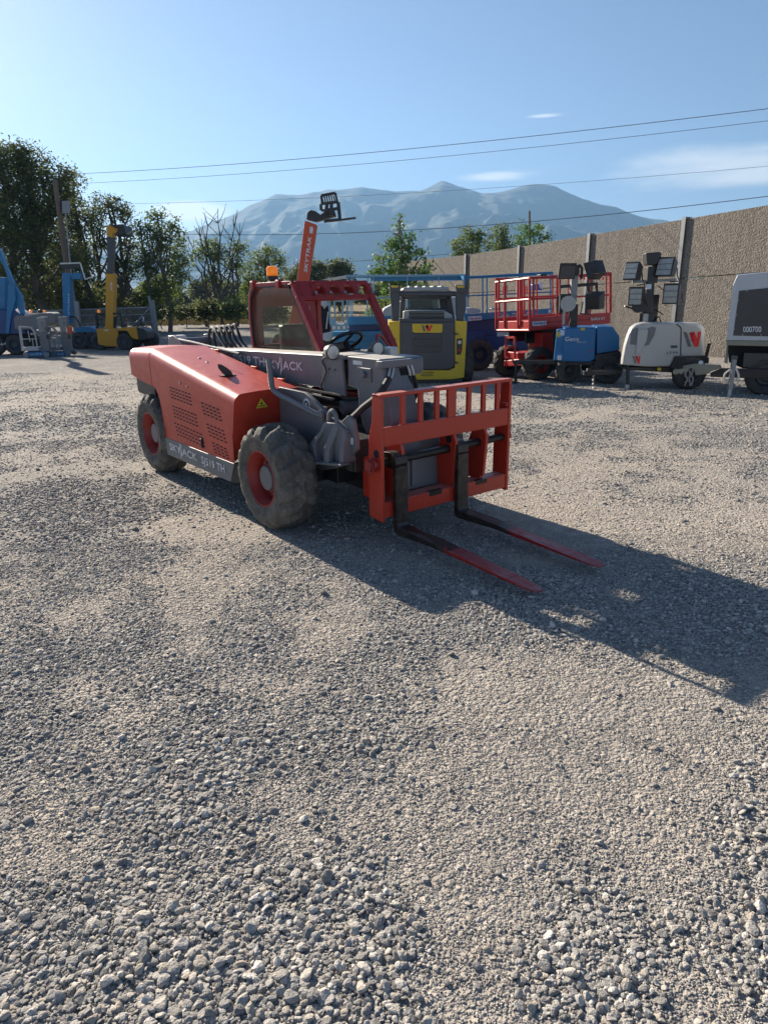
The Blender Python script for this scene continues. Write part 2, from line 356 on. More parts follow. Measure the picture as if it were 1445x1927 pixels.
def np_mesh(me, co, F, smooth=True):
    me.vertices.add(len(co)); me.vertices.foreach_set('co', co.astype('f').ravel())
    k = F.shape[1]; me.loops.add(F.size); me.loops.foreach_set('vertex_index', F.astype('i').ravel())
    me.polygons.add(len(F)); me.polygons.foreach_set('loop_start', np.arange(0, F.size, k, dtype='i')); me.polygons.foreach_set('loop_total', np.full(len(F), k, 'i'))
    me.polygons.foreach_set('use_smooth', np.full(len(F), smooth)); me.update(); me.validate(verbose=False)
np_mesh(me, co, F)
at_ = me.attributes.new('dirt', 'FLOAT', 'POINT'); at_.data.foreach_set('value', dirt_np(co[:, 0], co[:, 1]).astype('f'))
ground = bpy.data.objects.new('ground', me); COL.objects.link(ground); ground['kind'] = 'structure'
m, t, p = new_mat('gravel_lot'); tcn = t.nodes.new('ShaderNodeTexCoord'); V = tcn.outputs['Object']
at = t.nodes.new('ShaderNodeAttribute'); at.attribute_name = 'dirt'
def voro(scale, feat='F1', rnd=1.0):
    n = t.nodes.new('ShaderNodeTexVoronoi'); n.feature = feat; n.inputs['Scale'].default_value = scale; n.inputs['Randomness'].default_value = rnd
    t.links.new(V, n.inputs['Vector']); return n
v1 = voro(62); v2 = voro(140); v3 = voro(26)
sep = t.nodes.new('ShaderNodeSeparateColor'); t.links.new(v1.outputs['Color'], sep.inputs[0])
sep3 = t.nodes.new('ShaderNodeSeparateColor'); t.links.new(v3.outputs['Color'], sep3.inputs[0])
grit = mixc(t, maprange(t, sep.outputs[0], 0, 1, 0, 1, False), (0.10, 0.098, 0.095), (0.46, 0.44, 0.41))  # low dark end paints the shade in the gaps between stones
big = mixc(t, maprange(t, sep3.outputs[0], 0, 1, 0, 1, False), (0.14, 0.14, 0.14), (0.52, 0.50, 0.46))
grav = mixc(t, maprange(t, sep3.outputs[1], 0.45, 0.55, 0, 1), grit, big)
dn = noise_tex(t, 7, 6, 0.7, 0.2, vec=V); dn2 = noise_tex(t, 45, 5, 0.7, vec=V)
soil = mixc(t, maprange(t, dn, 0.3, 0.7, 0, 1), (0.36, 0.31, 0.255), (0.56, 0.49, 0.41))
soil = mixc(t, maprange(t, dn2, 0.35, 0.75, 0, 0.6), soil, (0.33, 0.30, 0.27))
far = noise_tex(t, 0.35, 4, 0.6, 0.4, vec=V)
df = mathn(t, 'ADD', at.outputs['Fac'], mathn(t, 'MULTIPLY', mathn(t, 'SUBTRACT', dn, 0.5), 1.3))
df = maprange(t, df, 0.30, 0.75, 0.05, 0.80)
colr = mixc(t, df, grav, soil)
colr = mixc(t, maprange(t, far, 0.35, 0.7, 0, 0.35), colr, (0.27, 0.265, 0.26))
# dry field beyond the lot
sxyz = t.nodes.new('ShaderNodeSeparateXYZ'); t.links.new(V, sxyz.inputs[0])
fn = noise_tex(t, 0.08, 5, 0.65, vec=V)
edge = mathn(t, 'ADD', sxyz.outputs[1], mathn(t, 'MULTIPLY', mathn(t, 'SUBTRACT', fn, 0.5), 5.0))
field = mixc(t, maprange(t, noise_tex(t, 0.6, 6, 0.7, vec=V), 0.35, 0.65, 0, 1), (0.14, 0.115, 0.065), (0.34, 0.27, 0.16))
colr = mixc(t, maprange(t, edge, 74, 76, 0, 1), colr, field)
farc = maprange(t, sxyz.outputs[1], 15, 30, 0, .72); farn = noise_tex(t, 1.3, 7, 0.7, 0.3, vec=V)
lotshade = mixc(t, maprange(t, farn, 0.38, 0.68, 0, 1), (0.17, 0.17, 0.172), (0.30, 0.285, 0.265))  # far lot darkened in colour for shade among stones and below trees
colr2 = mixc(t, farc, colr, lotshade); colr = mixc(t, maprange(t, edge, 74, 76, 0, 1), colr2, field)
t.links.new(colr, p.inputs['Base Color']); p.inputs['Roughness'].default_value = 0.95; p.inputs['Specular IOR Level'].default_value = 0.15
h = mathn(t, 'ADD', mathn(t, 'MULTIPLY', v1.outputs['Distance'], -1.0), mathn(t, 'MULTIPLY', v2.outputs['Distance'], -0.45))
h = mathn(t, 'ADD', h, mathn(t, 'MULTIPLY', maprange(t, v3.outputs['Distance'], 0.05, 0.6, 1.0, 0.0), 0.9))
h = mathn(t, 'MULTIPLY', h, maprange(t, df, 0, 1, 1.0, 0.6))
h = mathn(t, 'ADD', h, mathn(t, 'MULTIPLY', dn2, 0.5))
v4 = voro(13); farf = maprange(t, sxyz.outputs[1], 9, 20, 0, 1)
h = mathn(t, 'ADD', h, mathn(t, 'MULTIPLY', farf, mathn(t, 'ADD', mathn(t, 'MULTIPLY', v4.outputs['Distance'], -1.6), mathn(t, 'MULTIPLY', noise_tex(t, 6, 6, 0.75, vec=V), 3.0))))
bump(t, p, h, 0.9, 0.018)
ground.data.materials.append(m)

# loose stones: one object, stones set out over the lot
sm, t, p = new_mat('stone'); oi = t.nodes.new('ShaderNodeObjectInfo')
cr = t.nodes.new('ShaderNodeValToRGB'); t.links.new(oi.outputs['Random'], cr.inputs[0]); e = cr.color_ramp.elements
e[0].position = 0; e[0].color = (0.20, 0.195, 0.19, 1); e[1].position = 1; e[1].color = (0.66, 0.61, 0.54, 1)
for pos, c in ((0.25, (0.31, 0.30, 0.285)), (0.5, (0.42, 0.405, 0.38)), (0.7, (0.52, 0.49, 0.445)), (0.82, (0.48, 0.41, 0.33)), (0.9, (0.70, 0.67, 0.62))):
    q = e.new(pos); q.color = c + (1,)
nn = noise_tex(t, 3.0, 5, 0.6)
t.links.new(mixc(t, maprange(t, nn, 0.3, 0.75, 0, 0.5), cr.outputs[0], (0.38, 0.34, 0.29)), p.inputs['Base Color'])
p.inputs['Roughness'].default_value = 0.9; p.inputs['Specular IOR Level'].default_value = 0.2
bump(t, p, nn, 0.4, 0.15)
protos = bpy.data.collections.new('stone_shapes')
for k in range(8):
    bm = bmesh.new(); bmesh.ops.create_icosphere(bm, subdivisions=2, radius=1.0); rr = random.Random(k * 5 + 1)
    cuts = [(Vector((rr.gauss(0, 1), rr.gauss(0, 1), rr.gauss(0, 1))).normalized(), rr.uniform(0.5, 0.8)) for _ in range(10)]
    sc = (1.0, rr.uniform(0.65, 0.95), rr.uniform(0.38, 0.62))
    for v in bm.verts:
        for n_, d_ in cuts:
            dd = v.co.dot(n_) - d_
            if dd > 0: v.co -= n_ * dd * 0.85
        v.co += v.co.normalized() * (noise.noise(v.co * 1.7 + Vector((k * 9, 0, 0))) * 0.12)
        v.co = Vector((v.co.x * sc[0], v.co.y * sc[1], v.co.z * sc[2]))
    pm_ = bpy.data.meshes.new('stone'); bm.to_mesh(pm_); bm.free(); pm_.materials.append(sm)
    pm_.polygons.foreach_set('use_smooth', [False] * len(pm_.polygons))
    protos.objects.link(bpy.data.objects.new('stone_shape', pm_))
P_, S_ = [], []
def scatter(y0, y1, per, rmean, rsd, lo, hi, dens_lo, dens_hi):
    wid = lambda y: 0.64 * y + 1.0
    A = (y1 - y0) * 2 * wid(y1); n = int(A * per)
    y = rng.uniform(y0, y1, n); x = rng.uniform(-wid(y1), wid(y1), n)
    k = np.abs(x) < wid(y); x, y = x[k], y[k]
    d = dirt_np(x, y); keep = rng.random(len(x)) < dens_lo + (dens_hi - dens_lo) * np.clip((0.75 - d) / 0.5, 0, 1) 
    x, y, d = x[keep], y[keep], d[keep]
    r = np.clip(np.exp(rng.normal(np.log(rmean), rsd, len(x))), lo, hi) * (1.12 - 0.35 * d)
    z = gheight(x, y) + r * rng.uniform(-0.05, 0.35, len(x)) * (1 - 0.5 * d)
    P_.append(np.stack([x, y, z], 1)); S_.append(r)
scatter(0.9, 2.6, 5600, 0.0098, 0.38, .0045, .024, 0.07, 1.0)
scatter(0.9, 2.6, 17000, 0.0042, 0.30, .0025, .008, 0.75, 0.9)
scatter(2.6, 5.0, 4600, 0.0085, 0.36, .005, .024, 0.08, 1.0)
scatter(2.6, 5.0, 6500, 0.0047, 0.22, .0035, .008, 0.8, 0.85)
scatter(5.0, 9.0, 2300, 0.0104, 0.32, .0065, .026, 0.12, 1.0)
scatter(9.0, 16.0, 480, 0.0150, 0.3, .01, .032, 0.15, 1.0)
scatter(16.0, 22.0, 160, 0.015, 0.3, .01, .03, 0.1, .7)
scatter(1.2, 9.0, 9, 0.021, 0.25, .015, .034, 0.8, 1.0)
PP = np.concatenate(P_); SS = np.concatenate(S_); n = len(PP); print('stones', n)
me = bpy.data.meshes.new('gravel'); me.vertices.add(n); me.vertices.foreach_set('co', PP.astype('f').ravel())
a = me.attributes.new('scl', 'FLOAT', 'POINT'); a.data.foreach_set('value', SS.astype('f'))
rot = np.stack([rng.normal(0, 0.3, n), rng.normal(0, 0.3, n), rng.uniform(0, 6.28, n)], 1)
a = me.attributes.new('rt', 'FLOAT_VECTOR', 'POINT'); a.data.foreach_set('vector', rot.astype('f').ravel())
a = me.attributes.new('ix', 'INT', 'POINT'); a.data.foreach_set('value', rng.integers(0, 8, n).astype('i'))
gravel = bpy.data.objects.new('gravel', me); COL.objects.link(gravel); tag(gravel, 'loose crushed grey stones strewn over the whole lot', 'gravel', kind='stuff')
ng = bpy.data.node_groups.new('set_out_stones', 'GeometryNodeTree')
ng.interface.new_socket('Geometry', in_out='INPUT', socket_type='NodeSocketGeometry'); ng.interface.new_socket('Geometry', in_out='OUTPUT', socket_type='NodeSocketGeometry')
gi = ng.nodes.new('NodeGroupInput'); go = ng.nodes.new('NodeGroupOutput'); ci = ng.nodes.new('GeometryNodeCollectionInfo')
ci.inputs['Collection'].default_value = protos; ci.inputs['Separate Children'].default_value = True; ci.inputs['Reset Children'].default_value = True
ip = ng.nodes.new('GeometryNodeInstanceOnPoints'); ip.inputs['Pick Instance'].default_value = True
def nattr(nm, ty):
    q = ng.nodes.new('GeometryNodeInputNamedAttribute'); q.data_type = ty; q.inputs['Name'].default_value = nm; return q.outputs['Attribute']
er = ng.nodes.new('FunctionNodeEulerToRotation'); ng.links.new(nattr('rt', 'FLOAT_VECTOR'), er.inputs[0])
ng.links.new(gi.outputs[0], ip.inputs['Points']); ng.links.new(ci.outputs[0], ip.inputs['Instance']); ng.links.new(nattr('ix', 'INT'), ip.inputs['Instance Index'])
ng.links.new(er.outputs[0], ip.inputs['Rotation']); ng.links.new(nattr('scl', 'FLOAT'), ip.inputs['Scale']); ng.links.new(ip.outputs[0], go.inputs[0])
gm = gravel.modifiers.new('set_out_stones', 'NODES'); gm.node_group = ng

# mountains
RIDGE = [(-900, 500), (-300, 470), (0, 455), (150, 465), (260, 455), (345, 440), (400, 413), (440, 400), (480, 383), (520, 370), (560, 366), (590, 361), (620, 358), (650, 353), (680, 350), (710, 354), (740, 359), (765, 357), (790, 358), (810, 350), (832, 340), (850, 345),
         (870, 353), (905, 365), (930, 362), (960, 357), (990, 350), (1020, 348), (1045, 352), (1070, 364), (1095, 374), (1130, 383), (1160, 387), (1200, 404), (1250, 414), (1300, 432), (1360, 455), (1500, 490), (1800, 505), (2400, 520)]
us = np.array([r[0] for r in RIDGE], float); vs_ = np.array([r[1] for r in RIDGE], float)
NU, NT = 560, 100; co = []
for i in range(NU):
    u = -800 + 3100 * i / (NU - 1); v = np.interp(u, us, vs_); d = ray(u, v); hl = math.hypot(d.x, d.y); dx, dy, el = d.x / hl, d.y / hl, d.z / hl
    for j in range(NT + 12):
        tt = j / NT; D = 3700 + 2300 * tt
        x, y = dx * D, dy * D; crest = 6000 * el + CH
        f = tt ** 1.15 if tt <= 1 else 1 - (tt - 1) * 2.5
        sp = 1 - abs(2 * float(vnoise(np.array(x * 0.0022 + 3), np.array(y * 0.00035))) - 1)
        s2 = 1 - abs(2 * float(vnoise(np.array(x * 0.0065), np.array(y * 0.0012 + 7))) - 1)
        fb = float(fbm(np.array(x * 0.004), np.array(y * 0.004), 4)) - 0.5
        env = 4 * min(tt, 1) * (1 - min(tt, 1)) if tt < 1 else 0
        rg = 0; am = .5
        for o_ in range(4):
            q = 1 - abs(2 * float(vnoise(np.array(x * 0.0016 * 2 ** o_ + 5 * o_), np.array(y * 0.0010 * 2 ** o_ + 3))) - 1); rg += am * q * q; am *= .55
        z = (rg - .45) * crest * .27 * env + (rg - .45) * crest * (.05 if tt > .9 else 0) - 2 + crest * f + env * crest * (0.15 * (sp - 0.6) + 0.09 * (s2 - 0.5)) + fb * crest * 0.14 * env + (fb * 22 if tt > .95 else 0)
        co.append((x, y, z))
co = np.array(co); I = np.arange(NU * (NT + 12)).reshape(NU, NT + 12); F = np.stack([I[:-1, :-1], I[1:, :-1], I[1:, 1:], I[:-1, 1:]], -1).reshape(-1, 4)
me = bpy.data.meshes.new('mountains'); np_mesh(me, co, F)
hills = bpy.data.objects.new('mountains', me); COL.objects.link(hills); hills['kind'] = 'structure'
m, t, p = new_mat('mountain_slopes'); hn = noise_tex(t, 0.004, 8, 0.65); hn2 = noise_tex(t, 0.0012, 5, 0.6, 1.0)
t.links.new(mixc(t, maprange(t, mathn(t, 'ADD', mathn(t, 'MULTIPLY', hn, .6), mathn(t, 'MULTIPLY', hn2, .5)), 0.48, 0.64, 0, 1), (0.020, 0.036, 0.026), (0.042, 0.052, 0.038)), p.inputs['Base Color'])
p.inputs['Roughness'].default_value = 1; me.materials.append(m)

# air between here and the mountains
hz = MB().box(-9000, 9000, -60, 7500, -9, 1180).build('haze', [], None, smooth=False); hz['kind'] = 'stuff'
m, t, p = new_mat('hazy_air'); t.nodes.remove(p); pv = t.nodes.new('ShaderNodeVolumePrincipled')
pv.inputs['Color'].default_value = (0.20, 0.37, 0.60, 1); pv.inputs['Density'].default_value = 0.00014; pv.inputs['Anisotropy'].default_value = 0.3
t.links.new(pv.outputs[0], t.nodes['Material Output'].inputs['Volume']); hz.data.materials.append(m)
# ------------------------------------------------------------ the red telehandler (machine frame: x forward, y left, z up; origin under the front axle)
def sstep(a, b, x): t = np.clip((x - a) / (b - a), 0, 1); return t * t * (3 - 2 * t)
def tyre_mesh(name, R, W, rim, parent, mat, cy, cx, cz, outer, nth=150, lugs=15, lug=0.03, ns=34, wear=0.5, seed=0, axis=None):
    """agricultural-style tyre: staggered shoulder lugs, bulged side walls; outer = -1 or 1 (which way the outside faces along y)"""
    # profile (y across -W/2..W/2, r)
    prof = [(-0.30, rim - .012), (-0.40, rim), (-0.455, rim + .015), (-0.485, rim + (R - rim) * .28), (-0.50, rim + (R - rim) * .5), (-0.49, rim + (R - rim) * .72), (-0.455, R - .045 * R / .42), (-0.40, R - .020 * R / .42), (-0.30, R - .008), (-0.15, R - .002), (0, R)]
    prof = prof + [(-a, r) for a, r in prof[-2::-1]]
    pa = np.array(prof); s = np.concatenate([[0], np.cumsum(np.hypot(np.diff(pa[:, 0] * W), np.diff(pa[:, 1])))]); 
    ss = np.linspace(0, s[-1], ns * 2 + 1); A = np.interp(ss, s, pa[:, 0]); Rr = np.interp(ss, s, pa[:, 1])
    th = np.arange(nth) * 2 * np.pi / nth; TH, AA = np.meshgrid(th, A, indexing='ij'); RR = np.broadcast_to(Rr, TH.shape).copy(); SS_ = np.broadcast_to(ss, TH.shape)
    tread = sstep(R - .085 * R / .42, R - .05 * R / .42, RR)
    side = AA * 2
    ph = TH / (2 * np.pi) * lugs
    def lugf(sg, shift):
        p_ = ph + shift + sg * side * 0.45 * 1.0
        f = np.abs((p_ % 1) - 0.5) * 2
        w = 0.56 + 0.10 * np.clip(sg * side, 0, 1)
        return (1 - sstep(w - .08, w + .08, f)) * sstep(-0.14, 0.02, sg * side)
    L = np.maximum(lugf(1, 0), lugf(-1, 0.5))
    nz = fbm(np.cos(TH) * 9 + 20 + seed, np.sin(TH) * 9 + AA * 14 + 20, 3) - 0.5
    nzs = fbm(np.cos(TH) * 30 + 60 + seed, np.sin(TH) * 30 + AA * 40 + 60, 2) - 0.5
    RR = RR + tread * (-lug * (1 - L) + nz * 0.014 * R / .42 + nzs * 0.008)
    RR = RR + (1 - tread) * (np.abs(side) > .6) * 0.003 * np.sin(SS_ * 190)
    RR = np.where(AA * 0 + RR < rim, RR, RR)
    Y = AA * W + nz * 0.004
    co = np.stack([RR * np.cos(TH), Y, RR * np.sin(TH)], -1).reshape(-1, 3)
    # squash where it meets the ground
    co[:, 2] = np.maximum(co[:, 2], -R + 0.012 + 0 * co[:, 2])
    nA = len(A); I = np.arange(nth * nA).reshape(nth, nA); I2 = np.roll(I, -1, 0)
    F = np.stack([I[:, :-1], I2[:, :-1], I2[:, 1:], I[:, 1:]], -1).reshape(-1, 4)
    co += np.array([cx, cy, cz]); me = bpy.data.meshes.new(name); np_mesh(me, co, F); me.materials.append(mat)
    o = bpy.data.objects.new(name, me); COL.objects.link(o); o.parent = parent; return o
def wheel(parent, cx, cy, R, W, rimr, out, rim_mat, hub_mat, nth=150, lugs=15, lug=0.03, ns=34, seed=0, deep=0.10, dark=False, bolts=0):
    """rim (the part) with tyre and hub as sub-parts; out = -1: outside faces -y"""
    cz = R - 0.012; o_ = out
    f = W / 2 * 0.80
    pr = [(f, rimr), (f + .012, rimr + .012), (f + .016, rimr - .004), (f - .02, rimr - .018), (f - .05, rimr - .035), (f - .07, rimr - .038), (f - deep, rimr * .80), (f - deep - .01, rimr * .5), (f - deep - .01, 0.001)]
    mb = MB().lathe([(a * o_, r) for a, r in pr], (cx, cy, cz), (0, 1, 0), 48, cap0=False)
    rim = mb.build('wheel', rim_mat, parent, smooth=True, angle=30)
    tyre_mesh('tyre', R, W, rimr, rim, M['rubber_bg' if dark else 'rubber'], cy, cx, cz, out, nth, lugs, lug, ns, seed=seed)
    hr = rimr * .46
    hb = MB().lathe([(o_ * a, r) for a, r in [(f - deep - .01, hr * 1.12), (f - deep + .035, hr * 1.1), (f - deep + .05, hr), (f - .035, hr * .98), (f - .028, hr * .92), (f - .028, 0.001)]], (cx, cy, cz), (0, 1, 0), 32)
    for k in range(bolts):
        a = 2 * pi * k / bolts; c_ = Vector((cx + cos(a) * hr * 1.35, cy, cz + sin(a) * hr * 1.35))
        hb.cyl(c_ + Vector((0, o_ * (f - deep - .01), 0)), c_ + Vector((0, o_ * (f - deep + .012), 0)), .012, 6)
    hb.build('hub', hub_mat, rim, angle=30)
    return rim

def smooth_pts(P, n=6):
    P = [Vector(p) for p in P]; Q = [P[0]]
    for i in range(len(P) - 1):
        a = P[max(i - 1, 0)]; b = P[i]; c_ = P[i + 1]; d = P[min(i + 2, len(P) - 1)]
        for k in range(1, n + 1):
            t = k / n; Q.append(0.5 * ((2 * b) + (-a + c_) * t + (2 * a - 5 * b + 4 * c_ - d) * t * t + (-a + 3 * b - 3 * c_ + d) * t ** 3))
    return Q

TH_ = thing('telehandler', 'compact red telehandler with grey boom and pallet forks in the middle of the lot', 'telehandler', MPOS, MYAW)
WB = 2.456
wheel(TH_, 0.0, -0.715, .425, .33,   .222, -1, M['red_dark'], M['grey'], lug=.028, seed=1, bolts=8)
wheel(TH_, -WB, -0.715, .425, .33,   .222, -1, M['red_dark'], M['grey'], lug=.028, seed=5, bolts=8)
wheel(TH_, 0.0, 0.86, .425, .33,   .222, 1, M['red_dark'], M['grey'], lug=.028, seed=9)
wheel(TH_, -WB, 0.86, .425, .33,   .222, 1, M['red_dark'], M['grey'], lug=.028, seed=13)

# --- engine hood: stations along x, section of side + rounded shoulder + top
def top_z(x): return 1.035 + (-0.42 - x) * (1.30 - 1.035) / (2.29 - 0.42) if x > -2.29 else 1.30 - (-2.29 - x) * 0.04
YS, YI = -0.84, -0.235
def section(x, zb, xs=None):
    zt = top_z(x); rad = 0.085; P = []
    P.append((YS, zb)); 
    for k in range(4): P.append((YS, zb + (zt - rad - zb) * (k + 1) / 4))
    for k in range(1, 8):
        a = pi / 2 * k / 7; P.append((YS + rad - rad * cos(a), zt - rad + rad * sin(a)))
    for k in range(1, 5): P.append((YS + rad + (YI - YS - rad) * k / 4, zt + 0.012 * sin(pi * k / 4)))
    P.append((YI, zt - 0.03)); P.append((YI, zb if zb > .6 else .6))
    sh = lambda z: 0.13 * max(0, min(1, (0.96 - z) / 0.5)) if xs else 0
    return [(x - sh(z), y, z) for y, z in P]
def hood_mesh(stations, name, capf=True, cut=0.012):
    mb = MB(); secs = [section(x, zb, fr) for x, zb, fr in stations]; n = len(secs[0]); b = []
    for s_ in secs: b += s_
    fs = []
    for i in range(len(secs) - 1):
        for k in range(n - 1): fs.append((i * n + k, (i + 1) * n + k, (i + 1) * n + k + 1, i * n + k + 1))
    fs += [tuple(range(n)), tuple((len(secs) - 1) * n + k for k in range(n))[::-1]]
    mb.add(b, fs); return mb
st = [(-2.285, .935, 0), (-2.25, .93, 0), (-2.19, .90, 0), (-2.15, .86, 0), (-2.12, .80, 0), (-2.10, .72, 0), (-2.085, .6, 0), (-2.065, .43, 0)] + [(-2.065 + (1.57) * k / 8, .43 + .012 * k / 8, 0) for k in range(1, 9)] + [(-.42, .45, 1)]
mb = hood_mesh(st, 'engine_hood')
# louvre slots punched in the side (own pattern of the panel)
mb.mi = 1
def slot_group(corners, rows, cols, shear=0.012):
    (x0, z0), (x1, z1), (x2, z2) = corners      # top-left, top-right, bottom-left
    for r in range(rows):
        for c_ in range(cols):
            fx = (c_ + 0.5) / cols; fz = r / (rows - 1) if rows > 1 else 0
            x = x0 + (x1 - x0) * fx + (x2 - x0) * fz; z = z0 + (z1 - z0) * fx + (z2 - z0) * fz
            hw = abs(x1 - x0) / cols * 0.33; hh = 0.0062
            mb.add([(x - hw - .004, YS - .0015, z - hh), (x + hw, YS - .0015, z - hh), (x + hw + .004, YS - .0015, z + hh), (x - hw, YS - .0015, z + hh)], [(0, 1, 2, 3)])
slot_group([(-1.82, .965), (-1.30, .945), (-1.80, .87)], 4, 7)
slot_group([(-1.80, .785), (-1.21, .765), (-1.78, .685)], 4, 8)
slot_group([(-1.80, .62), (-1.12, .598), (-1.75, .515)], 4, 9)
slot_group([(-1.10, .895), (-.70, .875), (-1.06, .805)], 4, 5)
slot_group([(-1.02, .715), (-.64, .70), (-.98, .62)], 4, 5)
slot_group([(-.94, .56), (-.62, .545), (-.90, .48)], 4, 4)
hood = mb.build('engine_hood', [M['red_hood'], M['dark']], TH_, angle=40)
for x, z in ((-1.52, 1.045), (-1.36, 1.02)): pass
for x, y in ((-1.69, -.56), (-1.52, -.56)): MB().lathe([(0, .014), (.008, .013), (.012, .006), (.012, .001)], (x, y, top_z(x) + .008), (0, 0, 1), 12).build('hood_bolt', M['steel'], hood)
for x, z in ((-1.53, 1.03), (-1.37, 1.01)): MB().lathe([(0, .012), (-.008, .011), (-.01, .001)], (x, YS - .001, z), (0, 1, 0), 12).build('hood_bolt', M['steel'], hood)
# upright rear corner of the body, divided from the hood by a seam
mb = hood_mesh([(-2.90, 1.00, 0), (-2.885, .995, 0), (-2.7, .97, 0), (-2.5, .945, 0), (-2.30, .93, 0)], 'rear_cowl')
rear = mb.build('rear_cowl', M['red_hood'], TH_, angle=40)
MB().box(-2.89, -2.31, YI + .005, .98, .92, 1.17).build('rear_bumper', M['red_dark'], TH_, bevel=.02)
MB().box(-2.302, -2.284, YS + .02, YI - .01, .99, 1.27).build('hood_seam', M['dark'], rear)
MB().box(-2.86, -2.35, -.80, .9, .80, .99).build('counterweight', M['black'], TH_, bevel=.01)
MB().box(-2.872, -2.855, -.80, -.62, .82, .96).box(-2.88, -2.865, -.79, -.71, .85, .93).build('tail_lamp', M['black'], TH_)
# exhaust leaf-shaped flap standing on the hood
_fb = TH_.location + mdir(-0.985, -0.575); _fp = Plane(_fb.x, _fb.y, math.degrees(-atan2(_fb.x, _fb.y)) ); zl = Z(230, 620, 5.78)
mb = MB().prism([_fp.at(*zl(*q)) for q in [(1035, 380), (1075, 386), (1130, 418), (1180, 458), (1200, 498), (1216, 505), (1190, 517), (1135, 512), (1085, 474), (1046, 424)]], Vector((.004, .012, .004))); flap = mb.build('exhaust_flap', M['black'], hood, world=True, bevel=.004)
mb = MB().lathe([(0, .085), (.006, .083), (.006, .001)], (-1.02, -.60, top_z(-1.0) + .004), (0, 0, 1), 24); mb.build('exhaust_port', M['dark'], hood)
mb = MB(); mb.prism([(-1.17, -.49, top_z(-1.17) + .011), (-.98, -.46, top_z(-.98) + .011), (-.96, -.48, top_z(-.96) + .011), (-1.15, -.51, top_z(-1.15) + .011)], (0, 0, .002)); mb.build('dark_strip', M['red_dark'], hood)  # narrow darker red strip on the hood top
# latch
MB().box(-1.175, -1.115, YS - .004, YS - .001, .475, .575).build('latch_plate', M['dark'], hood)
MB().box(-1.155, -1.135, YS - .014, YS - .004, .49, .56).build('latch', M['black'], hood, bevel=.003)
# hinges along inner edge
for x in (-2.0, -1.2, -.7): MB().box(x - .05, x + .05, YI - .01, YI + .02, top_z(x) - .002, top_z(x) + .016).build('hood_hinge', M['red_hood'], hood, bevel=.003)
# yellow triangle on the front face
mb = MB(); fx = -.4155
mb.add([(fx, -.645, .90), (fx, -.535, .905), (fx, -.592, .985)], [(0, 1, 2)]); mb.mi = 1
mb.add([(fx + .001, -.625, .912), (fx + .001, -.557, .915), (fx + .001, -.559, .923), (fx + .001, -.624, .920)], [(0, 1, 2, 3)]); mb.add([(fx + .001, -.605, .93), (fx + .001, -.578, .932), (fx + .001, -.592, .955)], [(0, 1, 2)])
mb.build('warning_decal', [M['yellow_decal'], M['black_text']], hood, smooth=False)
# grey skirt with lettering
mb = MB(); mb.prism([(-2.055, YS - .008, .255), (-.60, YS - .008, .262), (-.50, YS - .008, .445), (-2.075, YS - .008, .43), (-2.085, YS - .008, .38)], (0, .03, 0))
skirt = mb.build('side_skirt', M['grey_lite'], TH_, bevel=.006)
yk = YS - .0095
def slashes(a0, dx=0.05):   # pair of strokes rising out of the word
    return [[(a0, .30), (a0 + .018, .30), (a0 + .085, 1.42), (a0 + .055, 1.42)], [(a0 + .045, -.25), (a0 + .065, -.25), (a0 + .125, 1.30), (a0 + .095, 1.30)]]
text_part('maker_lettering', 'SKYJACK', M['white'], skirt, (-1.95, yk, .305), (-1.28, yk, .305), (-1.95, yk, .395), bold=.03, extra=slashes(.36))
text_part('model_lettering', 'SJ519 TH', M['white'], skirt, (-1.17, yk, .305), (-.68, yk, .305), (-1.17, yk, .395), bold=.03)
MB().hexa([(-.60, YS, .255), (-.36, YS + .02, .29), (-.36, -.68, .29), (-.60, -.68, .255), (-.53, YS, .45), (-.40, YS + .02, .45), (-.40, -.68, .45), (-.53, -.68, .45)]).build('step_box', M['black'], TH_, bevel=.015)
# --- chassis
mb = MB(); mb.box(-2.85, .30, -.33, .55, .34, .70); mb.box(-2.9, -.6, -.7, .9, .46, .62); mb.box(-.5, .45, -.15, .5, .28, .62); mb.box(.1, .62, -.38, -.1, .50, .75)
mb.beam((0, -.6, .41), (0, .75, .41), .16, .18); mb.beam((-WB, -.6, .41), (-WB, .75, .41), .16, .18)
mb.build('chassis', M['black'], TH_, bevel=.01)
mb = MB(); mb.prism([(-.42, -.42, .45), (-.42, -.42, 1.06), (.0, -.42, 1.055), (.16, -.42, .995), (.30, -.42, .93), (.37, -.42, .905), (.50, -.42, .88), (.60, -.42, .945), (.66, -.42, .92), (.70, -.42, .78), (.70, -.42, .70), (.60, -.42, .62), (.40, -.42, .50), (.2, -.42, .45)], (0, .035, 0))
fp = mb.build('side_plate', M['grey'], TH_, bevel=.005)
mb = MB(); mb.box(.50, .60, -.38, .5, .50, .73); mb.build('front_crossmember', M['grey'], TH_, bevel=.01)
mb = MB(); mb.tube([(.445 + .055 * cos(a), -.45, .88 + .085 * sin(a)) for a in np.linspace(0, 2 * pi, 20, endpoint=False)], .018, 8, closed=True); mb.build('lifting_eye', M['grey'], fp)
mb = MB()     # ribbed fender bracket
mb.prism([(.28, -.50, .555), (.64, -.46, .60), (.63, -.46, .84), (.52, -.47, .885), (.36, -.48, .87), (.25, -.50, .70)], (0, .08, 0))
mb.prism([(.36, -.49, .86), (.33, -.50, .80), (.24, -.55, .69), (.30, -.56, .56), (.34, -.55, .56), (.30, -.54, .69), (.39, -.49, .82), (.41, -.48, .87)], (.0, .06, 0))
mb.prism([(.50, -.48, .885), (.46, -.50, .78), (.43, -.54, .68), (.44, -.55, .575), (.50, -.545, .58), (.49, -.53, .68), (.52, -.49, .78), (.56, -.475, .86)], (0, .06, 0))
